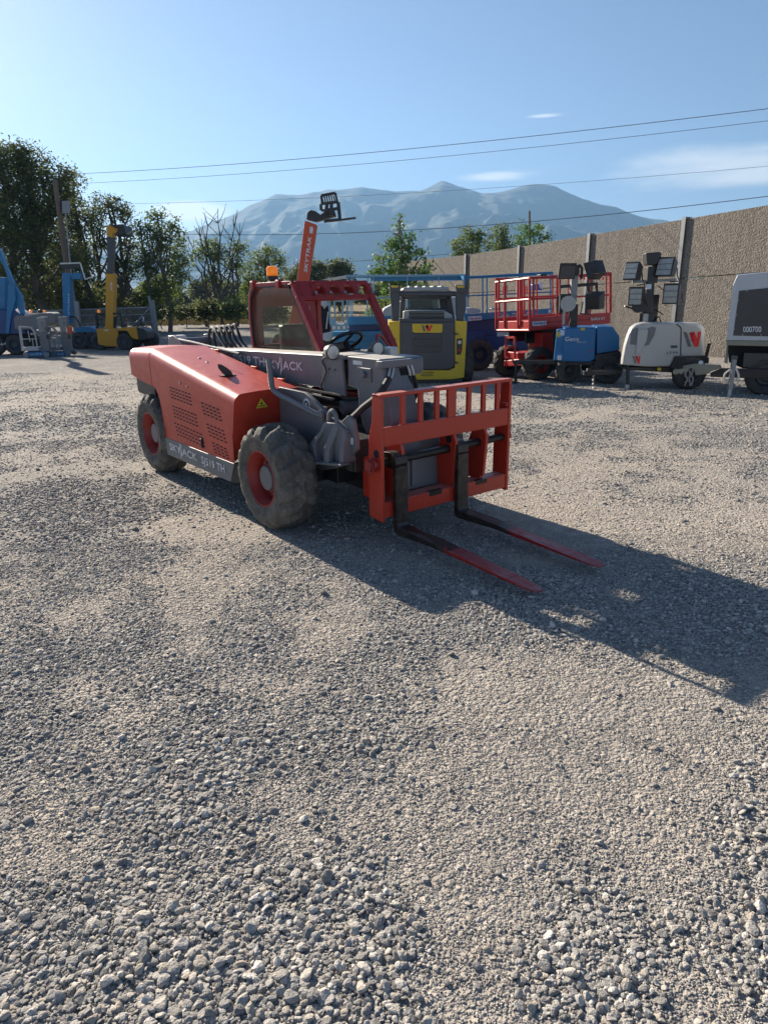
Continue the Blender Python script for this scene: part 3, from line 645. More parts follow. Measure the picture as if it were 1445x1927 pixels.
mb.prism([(.60, -.47, .84), (.59, -.50, .74), (.60, -.52, .60), (.64, -.51, .60), (.635, -.49, .74), (.64, -.465, .82)], (0, .06, 0))
mb.beam((.26, -.545, .555), (.66, -.495, .595), .10, .02)
mb.build('fender_bracket', M['grey'], TH_, bevel=.012)
text_part('caution_sticker', 'V', M['black_text'], MB().box(.575, .665, -.4245, -.4215, .735, .785).build('sticker', M['white'], fp), (.60, -.426, .745), (.64, -.426, .745), (.60, -.426, .775))
mb = MB(); mb.tube([(-.41, -.5, 1.30), (-.395, -.5, 1.16), (-.385, -.5, 1.07), (-.34, -.5, 1.035), (-.25, -.5, 1.01), (.0, -.49, .965), (.22, -.47, .92), (.29, -.44, .90)], .024, 12); gb = mb.build('grab_bar', M['grey'], TH_)
MB().lathe([(-.02, .045), (.0, .045), (.02, .03)], (.27, -.44, .905), (0, 1, 0), 16).build('bar_flange', M['grey'], gb)
mb = MB(); mb.mi = 0; mb.lathe([(0, .05), (-.003, .05), (-.003, .001)], (.03, -.421, .96), (0, 1, 0), 20); mb.mi = 1; mb.lathe([(-.0035, .034), (-.0045, .034)], (.03, -.4215, .96), (0, 1, 0), 20); mb.mi = 0; mb.lathe([(-.005, .018), (-.006, .018)], (.03, -.4215, .96), (0, 1, 0), 16)
mb.build('pinch_decal', [M['white'], M['black_text']], fp, smooth=False)
# --- boom: outer section, collar, head
def bz(x): return 1.322 + (x + .15) * 0.028      # top of the boom
mb = MB(); BY0, BY1 = -.12, .13
def boxrun(mb, x0, x1, y0, y1, zt, h):
    mb.hexa([(x0, y0, zt(x0) - h(x0)), (x1, y0, zt(x1) - h(x1)), (x1, y1, zt(x1) - h(x1)), (x0, y1, zt(x0) - h(x0)), (x0, y0, zt(x0)), (x1, y0, zt(x1)), (x1, y1, zt(x1)), (x0, y1, zt(x0))])
boxrun(mb, -3.05, -.13, BY0, BY1, bz, lambda x: .275)
boom = mb.build('boom', M['grey_top'], TH_, bevel=.012, seg=3)
text_part('maker_lettering', 'SKYJACK', M['white'], boom, (-1.17, BY0 - .001, 1.118), (-.50, BY0 - .001, 1.142), (-1.17, BY0 - .001, 1.212), bold=.03, extra=slashes(.36))
text_part('model_lettering', 'SJ519 TH', M['white'], boom, (-1.86, BY0 - .001, 1.12), (-1.19, BY0 - .001, 1.13), (-1.86, BY0 - .001, 1.225), bold=.03)
mb = MB(); mb.prism([(-.12, -.165, 1.04), (.20, -.165, 1.02), (.165, -.165, 1.34), (-.11, -.165, 1.345)], (0, .025, 0)); mb.prism([(-.12, .155, 1.04), (.20, .155, 1.02), (.165, .155, 1.34), (-.11, .155, 1.345)], (0, .025, 0))
mb.box(-.11, .16, -.16, .17, 1.30, 1.335)
for z in (1.22,): 
    for x in (-.02, .06): mb.lathe([(0, .012), (-.012, .012), (-.012, .001)], (x, -.165, z), (0, 1, 0), 8)
collar = mb.build('boom_collar', M['grey_top'], TH_, bevel=.006)
MB().box(-.14, .5, -.085, .095, 1.09, 1.285).build('inner_boom', M['black'], boom, bevel=.01)
mb = MB()
hp = [(.20, 1.335), (.62, 1.335), (.66, 1.25), (.70, 1.10), (.74, .95), (.77, .80), (.78, .64), (.74, .55), (.66, .50), (.56, .56), (.47, .66), (.40, .78), (.355, .88), (.335, 1.0), (.325, 1.08), (.20, 1.10)]
mb.prism([(x, -.13, z) for x, z in hp], (0, .27, 0)); head = mb.build('boom_head', M['grey_top'], TH_, bevel=.010, seg=3)
MB().box(.60, .68, -.15, .155, 1.27, 1.325).build('hose_bracket', M['grey'], head, bevel=.008)
MB().box(.66, .672, .03, .12, 1.18, 1.26).build('head_opening', M['dark'], head)
mb = MB(); mb.box(.33, .52, -.142, -.129, 1.155, 1.26); mb.cyl((.44, -.142, 1.21), (.44, -.17, 1.21), .030, 8); mb.build('pivot_pin', M['grey'], head, bevel=.01)
MB().box(.28, .40, -.133, -.1305, 1.275, 1.305).build('grease_label', M['white'], head)
# headlights
for y in (-.20, .25):
    mb = MB().lathe([(0, .02), (.01, .05), (.05, .062), (.075, .062)], (.03, y, 1.365), (1, 0, -.05), 24); mb.beam((.03, y, 1.37), (.0, y * .8, 1.31), .03)
    hl = mb.build('headlight', M['black'], collar)
    MB().lathe([(.0, .055), (.006, .05), (.009, .03), (.01, .001)], (.103, y, 1.361), (1, 0, -.05), 24).build('lens', M['lens'], hl)
# rear boom tower, pivot ears and hose loops
mb = MB()
for y in (-.22, .2): mb.prism([(-3.30, y, .9), (-3.38, y, 1.28), (-3.30, y, 1.36), (-3.18, y, 1.37), (-2.75, y, 1.22), (-2.45, y, .9)], (0, .04, 0))
mb.cyl((-3.2, -.2, 1.28), (-3.2, .24, 1.28), .055, 16); mb.box(-3.1, -2.2, -.17, .19, .85, 1.0)
mb.build('boom_tower', M['grey'], TH_, bevel=.008)
MB().box(-3.40, -3.28, -.2, -.02, 1.30, 1.36).build('rear_lamp', M['white'], TH_, bevel=.01)
mb = MB()
for k in range(5):
    y0 = -.05 + k * .045
    mb.tube(smooth_pts([(-2.78 + k * .05, y0 + .1, 1.24), (-2.80 + k * .04, y0 + .1, 1.37), (-2.72 + k * .05, y0 + .1, 1.455 + .008 * k), (-2.56 + k * .04, y0 + .08, 1.42 + .004 * k), (-2.40 + k * .03, y0 + .06, 1.33), (-2.24 + k * .03, y0 + .05, 1.25)]), .016, 8)
mb.build('boom_hose', M['hose'], TH_)
mb = MB().tube([(-3.2, -.2, 1.33), (-2.7, -.19, 1.31), (-2.2, -.18, 1.28), (-1.6, -.18, 1.25)], .014, 8); mb.build('hose_guard', M['grey'], TH_)
# lift ram under the boom
mb = MB().cyl((-1.0, .0, .86), (-.05, .0, .90), .055, 20); ram = mb.build('lift_ram', M['black'], TH_)
MB().cyl((-.05, .0, .90), (.12, .0, .905), .03, 16).build('ram_rod', M['chrome'], ram)
MB().cyl((.10, -.12, .91), (.10, .15, .91), .05, 16).box(.02, .14, -.1, .13, .87, .96).build('ram_eye', M['grey'], ram, bevel=.006)
mb = MB().box(-.62, .10, -.14, -.08, 1.005, 1.018); mb.box(-.55, .0, -.16, -.13, .965, .98); mb.box(-.45, .06, -.30, -.24, .905, .925); mb.build('hose_tray', M['steel'], TH_)
MB().tube([(-.5, -.02, .99), (-.1, .0, 1.0), (.2, .02, 1.02)], .03, 12).build('pipe', M['red_dark'], TH_)
# hoses on the head
def hose(parent, name, pts, r, mat): return MB().tube(smooth_pts(pts), r, 10).build(name, mat, parent)
for dy in (0, .035):
    hose(head, 'hose_fitting', [(.66, -.06 + dy, 1.30), (.675, -.085 + dy, 1.24), (.68, -.105 + dy, 1.19)], .012, M['steel'])
hose(head, 'hose_sleeve', [(.695, -.10, 1.20), (.70, -.17, 1.12), (.66, -.22, 1.05), (.60, -.27, .99), (.56, -.32, .93), (.52, -.36, .88)], .026, M['hose'])
for dy in (.085, .12):
    hose(head, 'hose_fitting', [(.66, dy, 1.31), (.675, dy + .02, 1.25), (.68, dy + .03, 1.20)], .012, M['steel'])
    hose(head, 'hose', [(.68, dy + .03, 1.20), (.68, dy + .06, 1.10), (.64, dy + .07, 1.0), (.55, dy + .06, .95)], .014, M['hose'])
hose(collar, 'lamp_cable', [(.02, -.20, 1.33), (-.10, -.175, 1.28), (-.05, -.175, 1.2), (-.13, -.175, 1.08), (-.12, -.16, 1.03)], .006, M['hose'])
# --- cab (stands on the left of the boom)
CY0, CY1 = .15, .97
near = [(-1.90, 1.27), (-1.925, 1.55), (-1.91, 1.74), (-1.875, 1.83), (-1.80, 1.885), (-1.70, 1.898), (-1.12, 1.905), (-1.06, 1.895), (-1.02, 1.86), (-.60, 1.30)]
mb = MB()
for y in (CY0, CY1):
    pts = smooth_pts([(x, y, z) for x, z in near], 4)
    for i in range(len(pts) - 1):
        fr = pts[i].x > -1.15 and pts[i].z < 1.9
        mb.beam(pts[i], pts[i + 1] + (pts[i + 1] - pts[i]) * .08, .055 if fr else .034, .07 if fr else .05, up=(0, 1, 0))
mb.box(-1.86, -1.05, CY0 - .01, CY1 + .01, 1.885, 1.905)
cabf = mb.build('cab_frame', M['red_cab'], TH_, bevel=.008)
mb = MB()   # front header with oval openings
A0, A1 = Vector((-1.03, 0, 1.90)), Vector((-.94, 0, 1.765)); hd = (A1 - A0)
def hp_(y, f): return A0 + hd * f + Vector((0, y, 0))
ys = [CY0 + (CY1 - CY0) * k / 5 for k in range(6)]
mb.beam(hp_(CY0, .05), hp_(CY1, .05), .045, .045, up=hd); mb.beam(hp_(CY0, 1.0), hp_(CY1, 1.0), .035, .045, up=hd)
for k, y in enumerate(ys):
    w = .075 if 0 < k < 5 else .06
    if k == 1: mb.hexa([hp_(CY0, 0) + Vector((0, 0, 0)), hp_(ys[1], 0), hp_(ys[1], 1), hp_(CY0, 1), hp_(CY0, 0) + Vector((.02, 0, .012)), hp_(ys[1], 0) + Vector((.02, 0, .012)), hp_(ys[1], 1) + Vector((.02, 0, .012)), hp_(CY0, 1) + Vector((.02, 0, .012))])
    mb.prism([hp_(y - w / 2 - .02, .1), hp_(y + w / 2 + .02, .1), hp_(y + w * .35, .35), hp_(y + w * .35, .7), hp_(y + w / 2 + .02, .98), hp_(y - w / 2 - .02, .98), hp_(y - w * .35, .7), hp_(y - w * .35, .35)], Vector((.02, 0, .012)))
hdr = mb.build('header_panel', M['red_cab'], cabf, bevel=.006)
for y in ys[1:]: MB().cyl(hp_(y, .8) + Vector((.015, 0, .01)), hp_(y, .8) + Vector((.045, 0, .025)), .014, 10).build('header_bolt', M['steel'], hdr)
for x in (-1.80, -1.28): MB().box(x - .03, x + .03, CY0 - .045, CY0 + .02, 1.86, 1.93).cyl((x, CY0 - .04, 1.925), (x, CY0 + .03, 1.925), .018, 10).build('window_clamp', M['red_cab'], cabf, bevel=.004)
for y in (.35, .55, .75): MB().cyl((-1.02, y, 1.895), (-1.0, y, 1.92), .018, 8).build('roof_nut', M['red_cab'], cabf)
mb = MB(); gp_ = [(-1.885, 1.29), (-1.905, 1.55), (-1.89, 1.73), (-1.855, 1.81), (-1.79, 1.86), (-1.70, 1.875), (-1.17, 1.882), (-1.11, 1.86), (-1.07, 1.82), (-.66, 1.29)]
mb.prism([(x, CY0 + .012, z) for x, z in gp_], (0, .006, 0)); mb.build('side_window', M['glass'], cabf)
mb = MB(); pts = smooth_pts([(x, CY0 - .008, z) for x, z in gp_], 3)
for i in range(len(pts) - 1): mb.beam(pts[i], pts[i + 1], .02, .02, up=(0, 1, 0))
mb.build('window_seal', M['hose'], cabf)
# rear wall and far side of the cab, seen through the glass
mb = MB(); mb.box(-1.96, -1.92, CY0 + .03, CY1, 1.0, 1.30); mb.box(-1.96, -1.92, CY0 + .03, CY1, 1.68, 1.88); mb.box(-1.96, -1.92, CY0 + .03, CY0 + .13, 1.3, 1.7); mb.box(-1.96, -1.92, CY1 - .1, CY1, 1.3, 1.7)
mb.box(-1.9, -1.15, CY1 - .02, CY1 + .01, 1.80, 1.88); mb.box(-1.9, -.6, CY0, CY1, .62, .66)
mb.build('cab_wall', M['red_cab'], cabf, bevel=.005)
mb = MB(); mb.prism([(-1.92, CY1, .66), (-1.92, CY1, 1.12), (-.62, CY1, 1.08), (-.42, CY1, .66)], (0, .02, 0)); mb.build('cab_side_panel', M['red_cab'], cabf, bevel=.01)
mb = MB().box(-1.72, -1.30, .38, .76, .95, 1.06).hexa([(-1.78, .38, 1.05), (-1.64, .38, 1.05), (-1.64, .76, 1.05), (-1.78, .76, 1.05), (-1.88, .42, 1.50), (-1.76, .42, 1.50), (-1.76, .72, 1.50), (-1.88, .72, 1.50)]); mb.build('seat', M['hose'], TH_, bevel=.03)
mb = MB().box(-.72, -.40, CY0 + .03, CY1 - .03, .66, 1.22); mb.build('dashboard', M['black'], TH_, bevel=.03)
mb = MB(); C_ = Vector((-.80, .545, 1.365)); ax = Vector((-.55, 0, .83)).normalized(); a1 = Vector((0, 1, 0)); a2 = ax.cross(a1)
mb.tube([C_ + (a1 * cos(t) + a2 * sin(t)) * .165 for t in np.linspace(0, 2 * pi, 32, endpoint=False)], .017, 10, closed=True)
for t in (0.2, pi - .2, -pi / 2): mb.beam(C_, C_ + (a1 * cos(t) + a2 * sin(t)) * .16, .03, .012)
mb.cyl(C_, C_ - ax * .3, .03); mb.build('steering_wheel', M['hose'], TH_)
hose(TH_, 'cab_pipe', [(-.55, .90, 1.28), (-.58, .82, 1.40), (-.55, .74, 1.42), (-.5, .70, 1.33)], .014, M['red_cab'])
MB().box(-.5, .0, .30, .85, 1.10, 1.26).build('front_cowl', M['grey'], TH_, bevel=.03)
MB().box(.02, .16, .33, .43, 1.29, 1.37).build('horn', M['lens'], TH_, bevel=.02)
# beacon
mb = MB().lathe([(0, .055), (.03, .055), (.035, .04)], (-1.56, .22, 1.945), (0, 0, 1), 20); mb.beam((-1.56, .2, 1.90), (-1.56, .22, 1.96), .04); bc = mb.build('beacon', M['black'], cabf)
MB().lathe([(0, .052), (.012, .056), (.02, .053), (.032, .056), (.044, .053), (.056, .056), (.068, .053), (.08, .05), (.09, .03), (.093, .001)], (-1.56, .22, 1.98), (0, 0, 1), 24).build('beacon_lens', M['amber'], bc)
# --- pallet-fork carriage
CL, CRT = -.385, .965; XF = .945
def _unused():
    mb = MB()
    for s_, y in ((-1, CL), (1, CRT - .03)):    # side plates
        pp = [(XF + .01, .19), (XF + .01, .66), (XF + .01, 1.10), (XF - .02, 1.125), (XF - .085, 1.125), (XF - .10, .93), (XF - .135, .80), (XF - .15, .56), (XF - .15, .205)]
        mb.prism([(x, y, z) for x, z in pp], (0, .03, 0))
    mb.build('carriage_side', M['red_fresh'], TH_, bevel=.004)
mb = MB()
pp = [(XF + .01, .19), (XF + .01, .66), (XF + .01, 1.08), (XF - .005, 1.12), (XF - .04, 1.13), (XF - .085, 1.13), (XF - .095, .93), (XF - .14, .80), (XF - .15, .56), (XF - .15, .205)]
cfr = None
mb.box(XF - .085, XF + .012, CL, CRT, 1.105, 1.13)
mb.box(XF - .02, XF + .006, CL + .03, CRT - .03, .752, .893)
mb.box(XF - .03, XF + .004, CL + .03, CRT - .03, .215, .335)
mb.box(XF - .13, XF - .03, CL + .03, CRT - .03, .30, .335)
cfr = mb.build('fork_carriage', M['red_fresh'], TH_, bevel=.006)
for y in (CL, CRT - .03):
    MB().prism([(x, y, z) for x, z in pp], (0, .03, 0)).build('side_plate', M['red_fresh'], cfr, bevel=.005)
bars = [(-.165, .04), (.005, .04), (.165, .04), (.315, .085), (.50, .04), (.66, .04), (.82, .04)]
for y, w in bars: MB().box(XF - .028, XF - .002, y - w / 2, y + w / 2, .89, 1.108).build('guard_bar', M['red_fresh'], cfr, bevel=.003)
for y, w in ((.325, .03), (-.21, .03), (.66, .03)):
    MB().prism([(XF - .03, y, .33), (XF - .02, y, .76), (XF - .12, y, .76), (XF - .19, y, .6), (XF - .17, y, .33)], (0, w, 0)).build('upright', M['red_fresh'], cfr, bevel=.004)
    MB().prism([(XF + .0, y, .76), (XF + .03, y, .70), (XF + .0, y, .36), (XF - .03, y, .36), (XF - .03, y, .76)], (0, w, 0)).build('upright', M['red_fresh'], cfr, bevel=.004)
mb = MB().cyl((XF - .055, CL - .03, .62), (XF - .055, CRT + .02, .645), .031, 20); mb.build('fork_shaft', M['fork_steel'], cfr)
mb = MB().cyl((XF - .055, CL - .075, .618), (XF - .055, CL, .62), .042, 20).lathe([(0, .052), (-.02, .052)], (XF - .055, CL - .03, .62), (0, 1, 0), 20); mb.tube([(XF - .055 + .05 * cos(t), CL - .06, .60 + .05 * sin(t)) for t in np.linspace(0, 2 * pi, 18, endpoint=False)], .005, 6, closed=True); mb.build('shaft_pin', M['red_dark'], cfr)
MB().cyl((XF - .055, CRT, .65), (XF - .055, CRT + .05, .65), .035, 16).build('shaft_pin', M['red_dark'], cfr)
for y, z in ((CL - .002, .70), (.32, .71), (CRT + .001, .72)):
    MB().lathe([(-.0015, .03), (.0335, .03)], (XF - .045, y, z), (0, 1, 0), 18).build('inspection_hole', M['dark'], cfr)
mb = MB().box(XF - .06, XF - .0, CRT - .05, CRT + .012, .905, .935); mb.build('weld_lug', M['red_fresh'], cfr, bevel=.004)
for y in (.08, .58): MB().box(XF - .031, XF + .0055, y, y + .13, .30, .3365).build('wear_patch', M['fork_steel'], cfr)
# forks
FD = -.0255
def fork(y0, lat):
    y1 = y0 + .112; zb = .115
    mb = MB()
    pts = [(.0, 0, .70), (-.055, 0, .70), (-.07, 0, .64), (-.045, 0, .60), (.005, 0, .58), (.005, 0, .22), (.012, 0, .165), (.045, 0, .10), (.09, 0, .085)]
    prof = [(XF + .012, .665), (XF + .005, .69), (XF - .02, .70), (XF - .09, .695), (XF - .10, .66), (XF - .085, .585), (XF + .012, .575)]
    mb.prism([(x, y0, z) for x, z in prof], (0, .112, 0))
    side = [(XF + .012, .60), (XF + .054, .60), (XF + .056, .175), (XF + .075, .145), (XF + .45, .135), (XF + .45, .096), (XF + .06, .082), (XF + .028, .095), (XF + .012, .13)]
    mb.prism([(x, y0, z) for x, z in side], (0, .112, 0))
    mb.prism([(XF + .03, y0, .58), (XF + .055, y0, .62), (XF + .045, y0, .67), (XF + .01, y0, .69), (XF - .01, y0, .60)], (0, .112, 0))
    def sect(x, hw_t, t, z): yc = y0 + .056; return [(x, yc - hw_t, z), (x, yc + hw_t, z), (x, yc + hw_t, z + t), (x, yc - hw_t, z + t)]
    S = []; xs = [XF + .44, XF + .60, XF + 1.15, XF + 1.30, XF + 1.375]; hw = [.056, .056, .056, .050, .030]; tk = [.041, .032, .018, .012, .008]
    for x, h_, t_ in zip(xs, hw, tk): S.append(sect(x, h_, t_, .096 + (x - XF - .44) * FD * 1.3))
    for i in range(4):
        mb.mi = 0 if i == 0 else 1
        a, b = S[i], S[i + 1]; mb.hexa([a[0], b[0], b[1], a[1], a[3], b[3], b[2], a[2]])
    return mb.build('fork', [M['fork_paint'], M['fork_paint']], cfr, bevel=.005)
fork(-.285, 0); fork(.335, 0)
# quick hitch behind the carriage
mb = MB().box(.70, .76, -.22, .62, .32, .56); mb.prism([(.55, .05, .30), (.55, .05, .62), (.78, .05, .60), (.78, .05, .35)], (0, .05, 0)); mb.prism([(.55, .5, .30), (.55, .5, .62), (.78, .5, .60), (.78, .5, .35)], (0, .05, 0))
mb.build('quick_hitch', M['grey'], TH_, bevel=.01)
MB().box(.6, .78, -.30, -.24, .30, .62).build('hitch_plate', M['red_fresh'], TH_, bevel=.01)
mb = MB().cyl((.79, -.275, .50), (.81, -.275, .50), .025, 12).cyl((.79, -.275, .42), (.81, -.275, .42), .028, 12); mb.build('hydraulic_coupler', M['steel'], TH_)
hose(TH_, 'hose', [(.55, -.1, .62), (.72, .0, .66), (.74, .1, .58), (.68, .2, .5)], .02, M['hose'])
# ------------------------------------------------------------ precast wall along the right of the lot
WD = Vector((-0.400, 0.9165, 0)).normalized(); WN = Vector((WD.y, -WD.x, 0)); WB0 = Vector((11.70, 24.61, 0))
def wpt(a, z, off=0): q = WB0 + WD * a + WN * off; return Vector((q.x, q.y, ground_z(q.y) + z))
m, t, p = new_mat('exposed_aggregate'); V_ = t.nodes.new('ShaderNodeTexCoord').outputs['Object']
n1 = t.nodes.new('ShaderNodeTexVoronoi'); n1.inputs['Scale'].default_value = 20; t.links.new(V_, n1.inputs['Vector'])
n1b = t.nodes.new('ShaderNodeTexVoronoi'); n1b.inputs['Scale'].default_value = 44; t.links.new(V_, n1b.inputs['Vector'])
s1 = t.nodes.new('ShaderNodeSeparateColor'); t.links.new(n1.outputs['Color'], s1.inputs[0]); s2 = t.nodes.new('ShaderNodeSeparateColor'); t.links.new(n1b.outputs['Color'], s2.inputs[0])
a_ = mixc(t, maprange(t, s1.outputs[0], 0, 1, 0, 1, False), (0.085, 0.075, 0.064), (0.37, 0.325, 0.27)); b_ = mixc(t, maprange(t, s2.outputs[0], 0, 1, 0, 1, False), (0.08, 0.072, 0.062), (0.33, 0.29, 0.245))
big_ = noise_tex(t, 0.5, 5, 0.6, vec=V_)
c_ = mixc(t, 0.5, a_, b_); mpz = t.nodes.new('ShaderNodeMapping'); mpz.inputs['Scale'].default_value = (3.0, 3.0, .22); t.links.new(V_, mpz.inputs['Vector'])
c_ = mixc(t, maprange(t, big_, 0.3, 0.7, 0.0, 0.45), c_, (0.18, 0.16, 0.135)); c_ = mixc(t, maprange(t, noise_tex(t, 1.0, 5, .6, vec=mpz.outputs[0]), .52, .72, 0, .45), c_, (0.11, 0.10, 0.085)); t.links.new(c_, p.inputs['Base Color']); p.inputs['Roughness'].default_value = 0.95
hh = mathn(t, 'ADD', mathn(t, 'MULTIPLY', n1.outputs['Distance'], -1.0), mathn(t, 'MULTIPLY', n1b.outputs['Distance'], -0.5)); bump(t, p, hh, 1.0, 0.02)
M['aggregate'] = m; M['concrete'] = paint('smooth_concrete', (0.36, 0.35, 0.33), rough=0.8, dust=0.3, scale=1.5)
M['galv'] = paint('galvanised', (0.24, 0.25, 0.26), rough=0.5, dust=0.2, metal=0.5, dustcol=(0.3, 0.29, 0.27))
wall = thing('precast_wall', 'tall tan pebble-faced concrete panel wall running along the right of the lot', 'wall', wpt(0, 0))
posts = [-3.10, 1.95, 7.0, 12.1, 17.2, 22.3, 27.4]
for i in range(len(posts) - 1):
    a0, a1 = posts[i] + .03, posts[i + 1] - .03
    for z0, z1 in ((-.3, 2.70), (2.73, 4.72)):
        mb = MB(); mb.hexa([wpt(a0, z0, -.08), wpt(a1, z0, -.08), wpt(a1, z0, .10), wpt(a0, z0, .10), wpt(a0, z1, -.08), wpt(a1, z1, -.08), wpt(a1, z1, .10), wpt(a0, z1, .10)])
        mb.build('wall_panel', M['aggregate'], wall, world=True, bevel=.01)
for a in posts:
    mb = MB()
    for o0, o1, w in ((-.16, -.13, .085), (-.13, .1, .02), (.1, .13, .085)):
        mb.hexa([wpt(a - w, -.3, o0), wpt(a + w, -.3, o0), wpt(a + w, -.3, o1), wpt(a - w, -.3, o1), wpt(a - w, 4.79, o0), wpt(a + w, 4.79, o0), wpt(a + w, 4.79, o1), wpt(a - w, 4.79, o1)])
    mb.build('wall_post', M['galv'], wall, world=True)

# ------------------------------------------------------------ paints of the other machines
M['yellow'] = paint('loader_yellow', (0.66, 0.45, 0.012), rough=0.4, dust=0.15)
M['yellow2'] = paint('handler_yellow', (0.62, 0.30, 0.008), rough=0.45, dust=0.15)
M['charcoal'] = paint('charcoal_paint', (0.055, 0.058, 0.066), rough=0.45, dust=0.12)
M['blue'] = paint('lift_blue', (0.008, 0.17, 0.36), rough=0.4, dust=0.12)
M['navy'] = paint('deep_blue', (0.007, 0.05, 0.19), rough=0.4, dust=0.08)
M['rim_navy'] = paint('rim_navy', (0.012, 0.03, 0.075), rough=.6, dust=.3)
M['blue_lite'] = paint('faded_blue', (0.18, 0.36, 0.50), rough=0.5, dust=0.2)
M['towerblue'] = paint('tower_blue', (0.006, 0.15, 0.38), rough=0.4, dust=0.06)
M['red_lift'] = paint('lift_red', (0.46, 0.02, 0.018), rough=0.42, dust=0.12)
M['offwhite'] = paint('offwhite_shell', (0.44, 0.44, 0.42), rough=0.4, dust=0.12, blotch=.1)
M['silver'] = paint('silver_shell', (0.50, 0.53, 0.56), rough=0.38, dust=0.12, blotch=.1)
M['panel_dark'] = paint('dark_panel', (0.05, 0.05, 0.05), rough=0.5, dust=0.18)
M['orange'] = paint('boom_orange', (0.60, 0.07, 0.015), rough=0.45, dust=0.12)
M['lamp_face'] = flat('lamp_face', (0.36, 0.38, 0.37), 0.25)
M['wood'] = paint('pole_wood', (0.16, 0.115, 0.085), rough=0.9, dust=0.2, scale=1.5, bmp=0.5)
M['red_logo'] = flat('red_logo', (0.75, 0.02, 0.02), 0.4); M['grey_logo'] = flat('grey_logo', (0.12, 0.12, 0.12), 0.5)
M['sticker'] = flat('pale_sticker', (0.62, 0.66, 0.74), 0.5); M['olive'] = paint('olive_steel', (0.25, 0.25, 0.19), rough=0.6, dust=0.3)
def logo_w(parent, p00, p10, p01, world=True, lift=.004, pale=False):
    d = [(0, (( .0, 1), (.20, .92), (.36, 0), (.17, 0)))]
    r = [(1, ((.34, .93), (.60, 1), (.50, .35), (.40, .35))), (1, ((.62, .98), (.72, .55), (.62, .0), (.52, .0), (.40, .62), (.34, .93))), (1, ((.72, .52), (.82, 1), (1.0, 1), (.74, 0), (.60, 0)))]
    return poly_part('logo', [(a, q) for a, q in d + r], [M['grey_logo'], M['red_logo']], parent, p00, p10, p01, lift=lift, world=world)
def quad(mb, pl, uvs, off=0.0, depth=0.02):
    """sighted outline on an upright plane, given real thickness behind the plane"""
    mb.prism([pl.at(u, v, off) for u, v in uvs], pl.n * depth); return mb
def bars(mb, pl, segs, r=.02, off=0.0):
    for a, b in segs: mb.beam(pl.at(a[0], a[1], off), pl.at(b[0], b[1], off), r * 2)
    return mb
RIMD = {M['red_lift'].name: M['red_dark'], M['navy'].name: M['rim_navy'], M['silver'].name: M['charcoal'], M['yellow'].name: M['charcoal']}
def bgwheel(parent, c, R, W, yaw, rimmat, dirn=-1, lugs=16, name='wheel', rimr=None):
    """wheel standing at world point c (ground contact), axle turned by yaw"""
    rimr = rimr or R * .52
    e = bpy.data.objects.new('wheel', None)
    bpy.data.objects.remove(e)
    o = wheel(parent, 0, 0, R, W, rimr, dirn, RIMD.get(rimmat.name, rimmat), M['charcoal'], nth=72, lugs=lugs, lug=.022 * R / .42, ns=14, dark=True, deep=.06)
    o.location = to_local(c, parent); o.rotation_euler = (0, 0, yaw); return o
def at2(pl, z, uv, off=0.0): return pl.at(*z(*uv), off)

# ------------------------------------------------------------ yellow and charcoal skid-steer loader
pl = Plane(1.12, 16.3); z6 = Z(600, 500, 4.014)
S = thing('skid_steer_loader', 'yellow and charcoal skid-steer loader seen from behind, parked next to the blue lifts', 'loader', (1.12, 16.6, ground_z(16.6)))
def Q(name, mat, uvs, off=0, depth=.05, bevel=.006, parent=S, z=z6, p_=pl, world=True):
    mb = MB(); quad(mb, p_, [z(*q) for q in uvs], off, depth); return mb.build(name, mat, parent, world=world, bevel=bevel)
body = Q('body', M['yellow'], [(528, 425), (528, 800), (560, 845), (640, 862), (1000, 858), (1095, 845), (1100, 780), (1118, 440), (1118, 420), (1027, 415), (1027, 770), (985, 790), (660, 790), (612, 750), (612, 425)], 0, 1.6)
door = Q('rear_door', M['charcoal'], [(614, 425), (1025, 425), (1025, 755), (985, 786), (655, 786), (614, 745)], -.03, .5, .02)
Q('badge_plate', M['yellow'], [(705, 438), (935, 440), (932, 500), (918, 506), (722, 506), (706, 498)], -.04, .02, .004, door)
logo_w(door, at2(pl, z6, (775, 496), -.042), at2(pl, z6, (860, 496), -.042), at2(pl, z6, (775, 448), -.042))
for y0 in (512, 560, 612):
    Q('louvre', M['panel_dark'], [(705, y0), (935, y0), (930, y0 + 42), (710, y0 + 42)], -.045, .03, .01, door)
for x in (1015,):
    for y in (515, 732): Q('hinge', M['black'], [(x, y - 8), (x + 38, y - 3), (x + 38, y + 6), (x, y + 8)], -.06, .05, .004, door)
for xx in (558, 1062):
    tl = Q('tail_light', M['black'], [(xx - 21, 552), (xx + 21, 548), (xx + 19, 640), (xx + 8, 672), (xx - 22, 672)], -.02, .03, .006, body)
    mb = MB(); c0 = at2(pl, z6, (xx, 578), -.025); mb.lathe([(0, .045), (-.008, .04), (-.012, .001)], c0, (0, 1, 0), 16); mb.build('lens', M['lens'], tl, world=True)
    mb = MB(); c0 = at2(pl, z6, (xx, 640), -.025); mb.lathe([(0, .04), (-.008, .035), (-.012, .001)], c0, (0, 1, 0), 16); mb.build('lens', M['red_lens'], tl, world=True)
text_part('maker_lettering', 'WACKER\nNEUSON', M['black_text'], body, at2(pl, z6, (768, 834)), at2(pl, z6, (866, 834)), at2(pl, z6, (768, 800)), bold=.02, world=True)
for n_, pts in (('lift_arm', [(533, 200), (600, 200), (612, 235), (606, 420), (550, 418), (548, 330)]), ('lift_arm', [(1040, 200), (1108, 200), (1106, 300), (1092, 416), (1040, 416), (1035, 240)])):
    Q(n_, M['charcoal'], pts, .10, .18, .015)
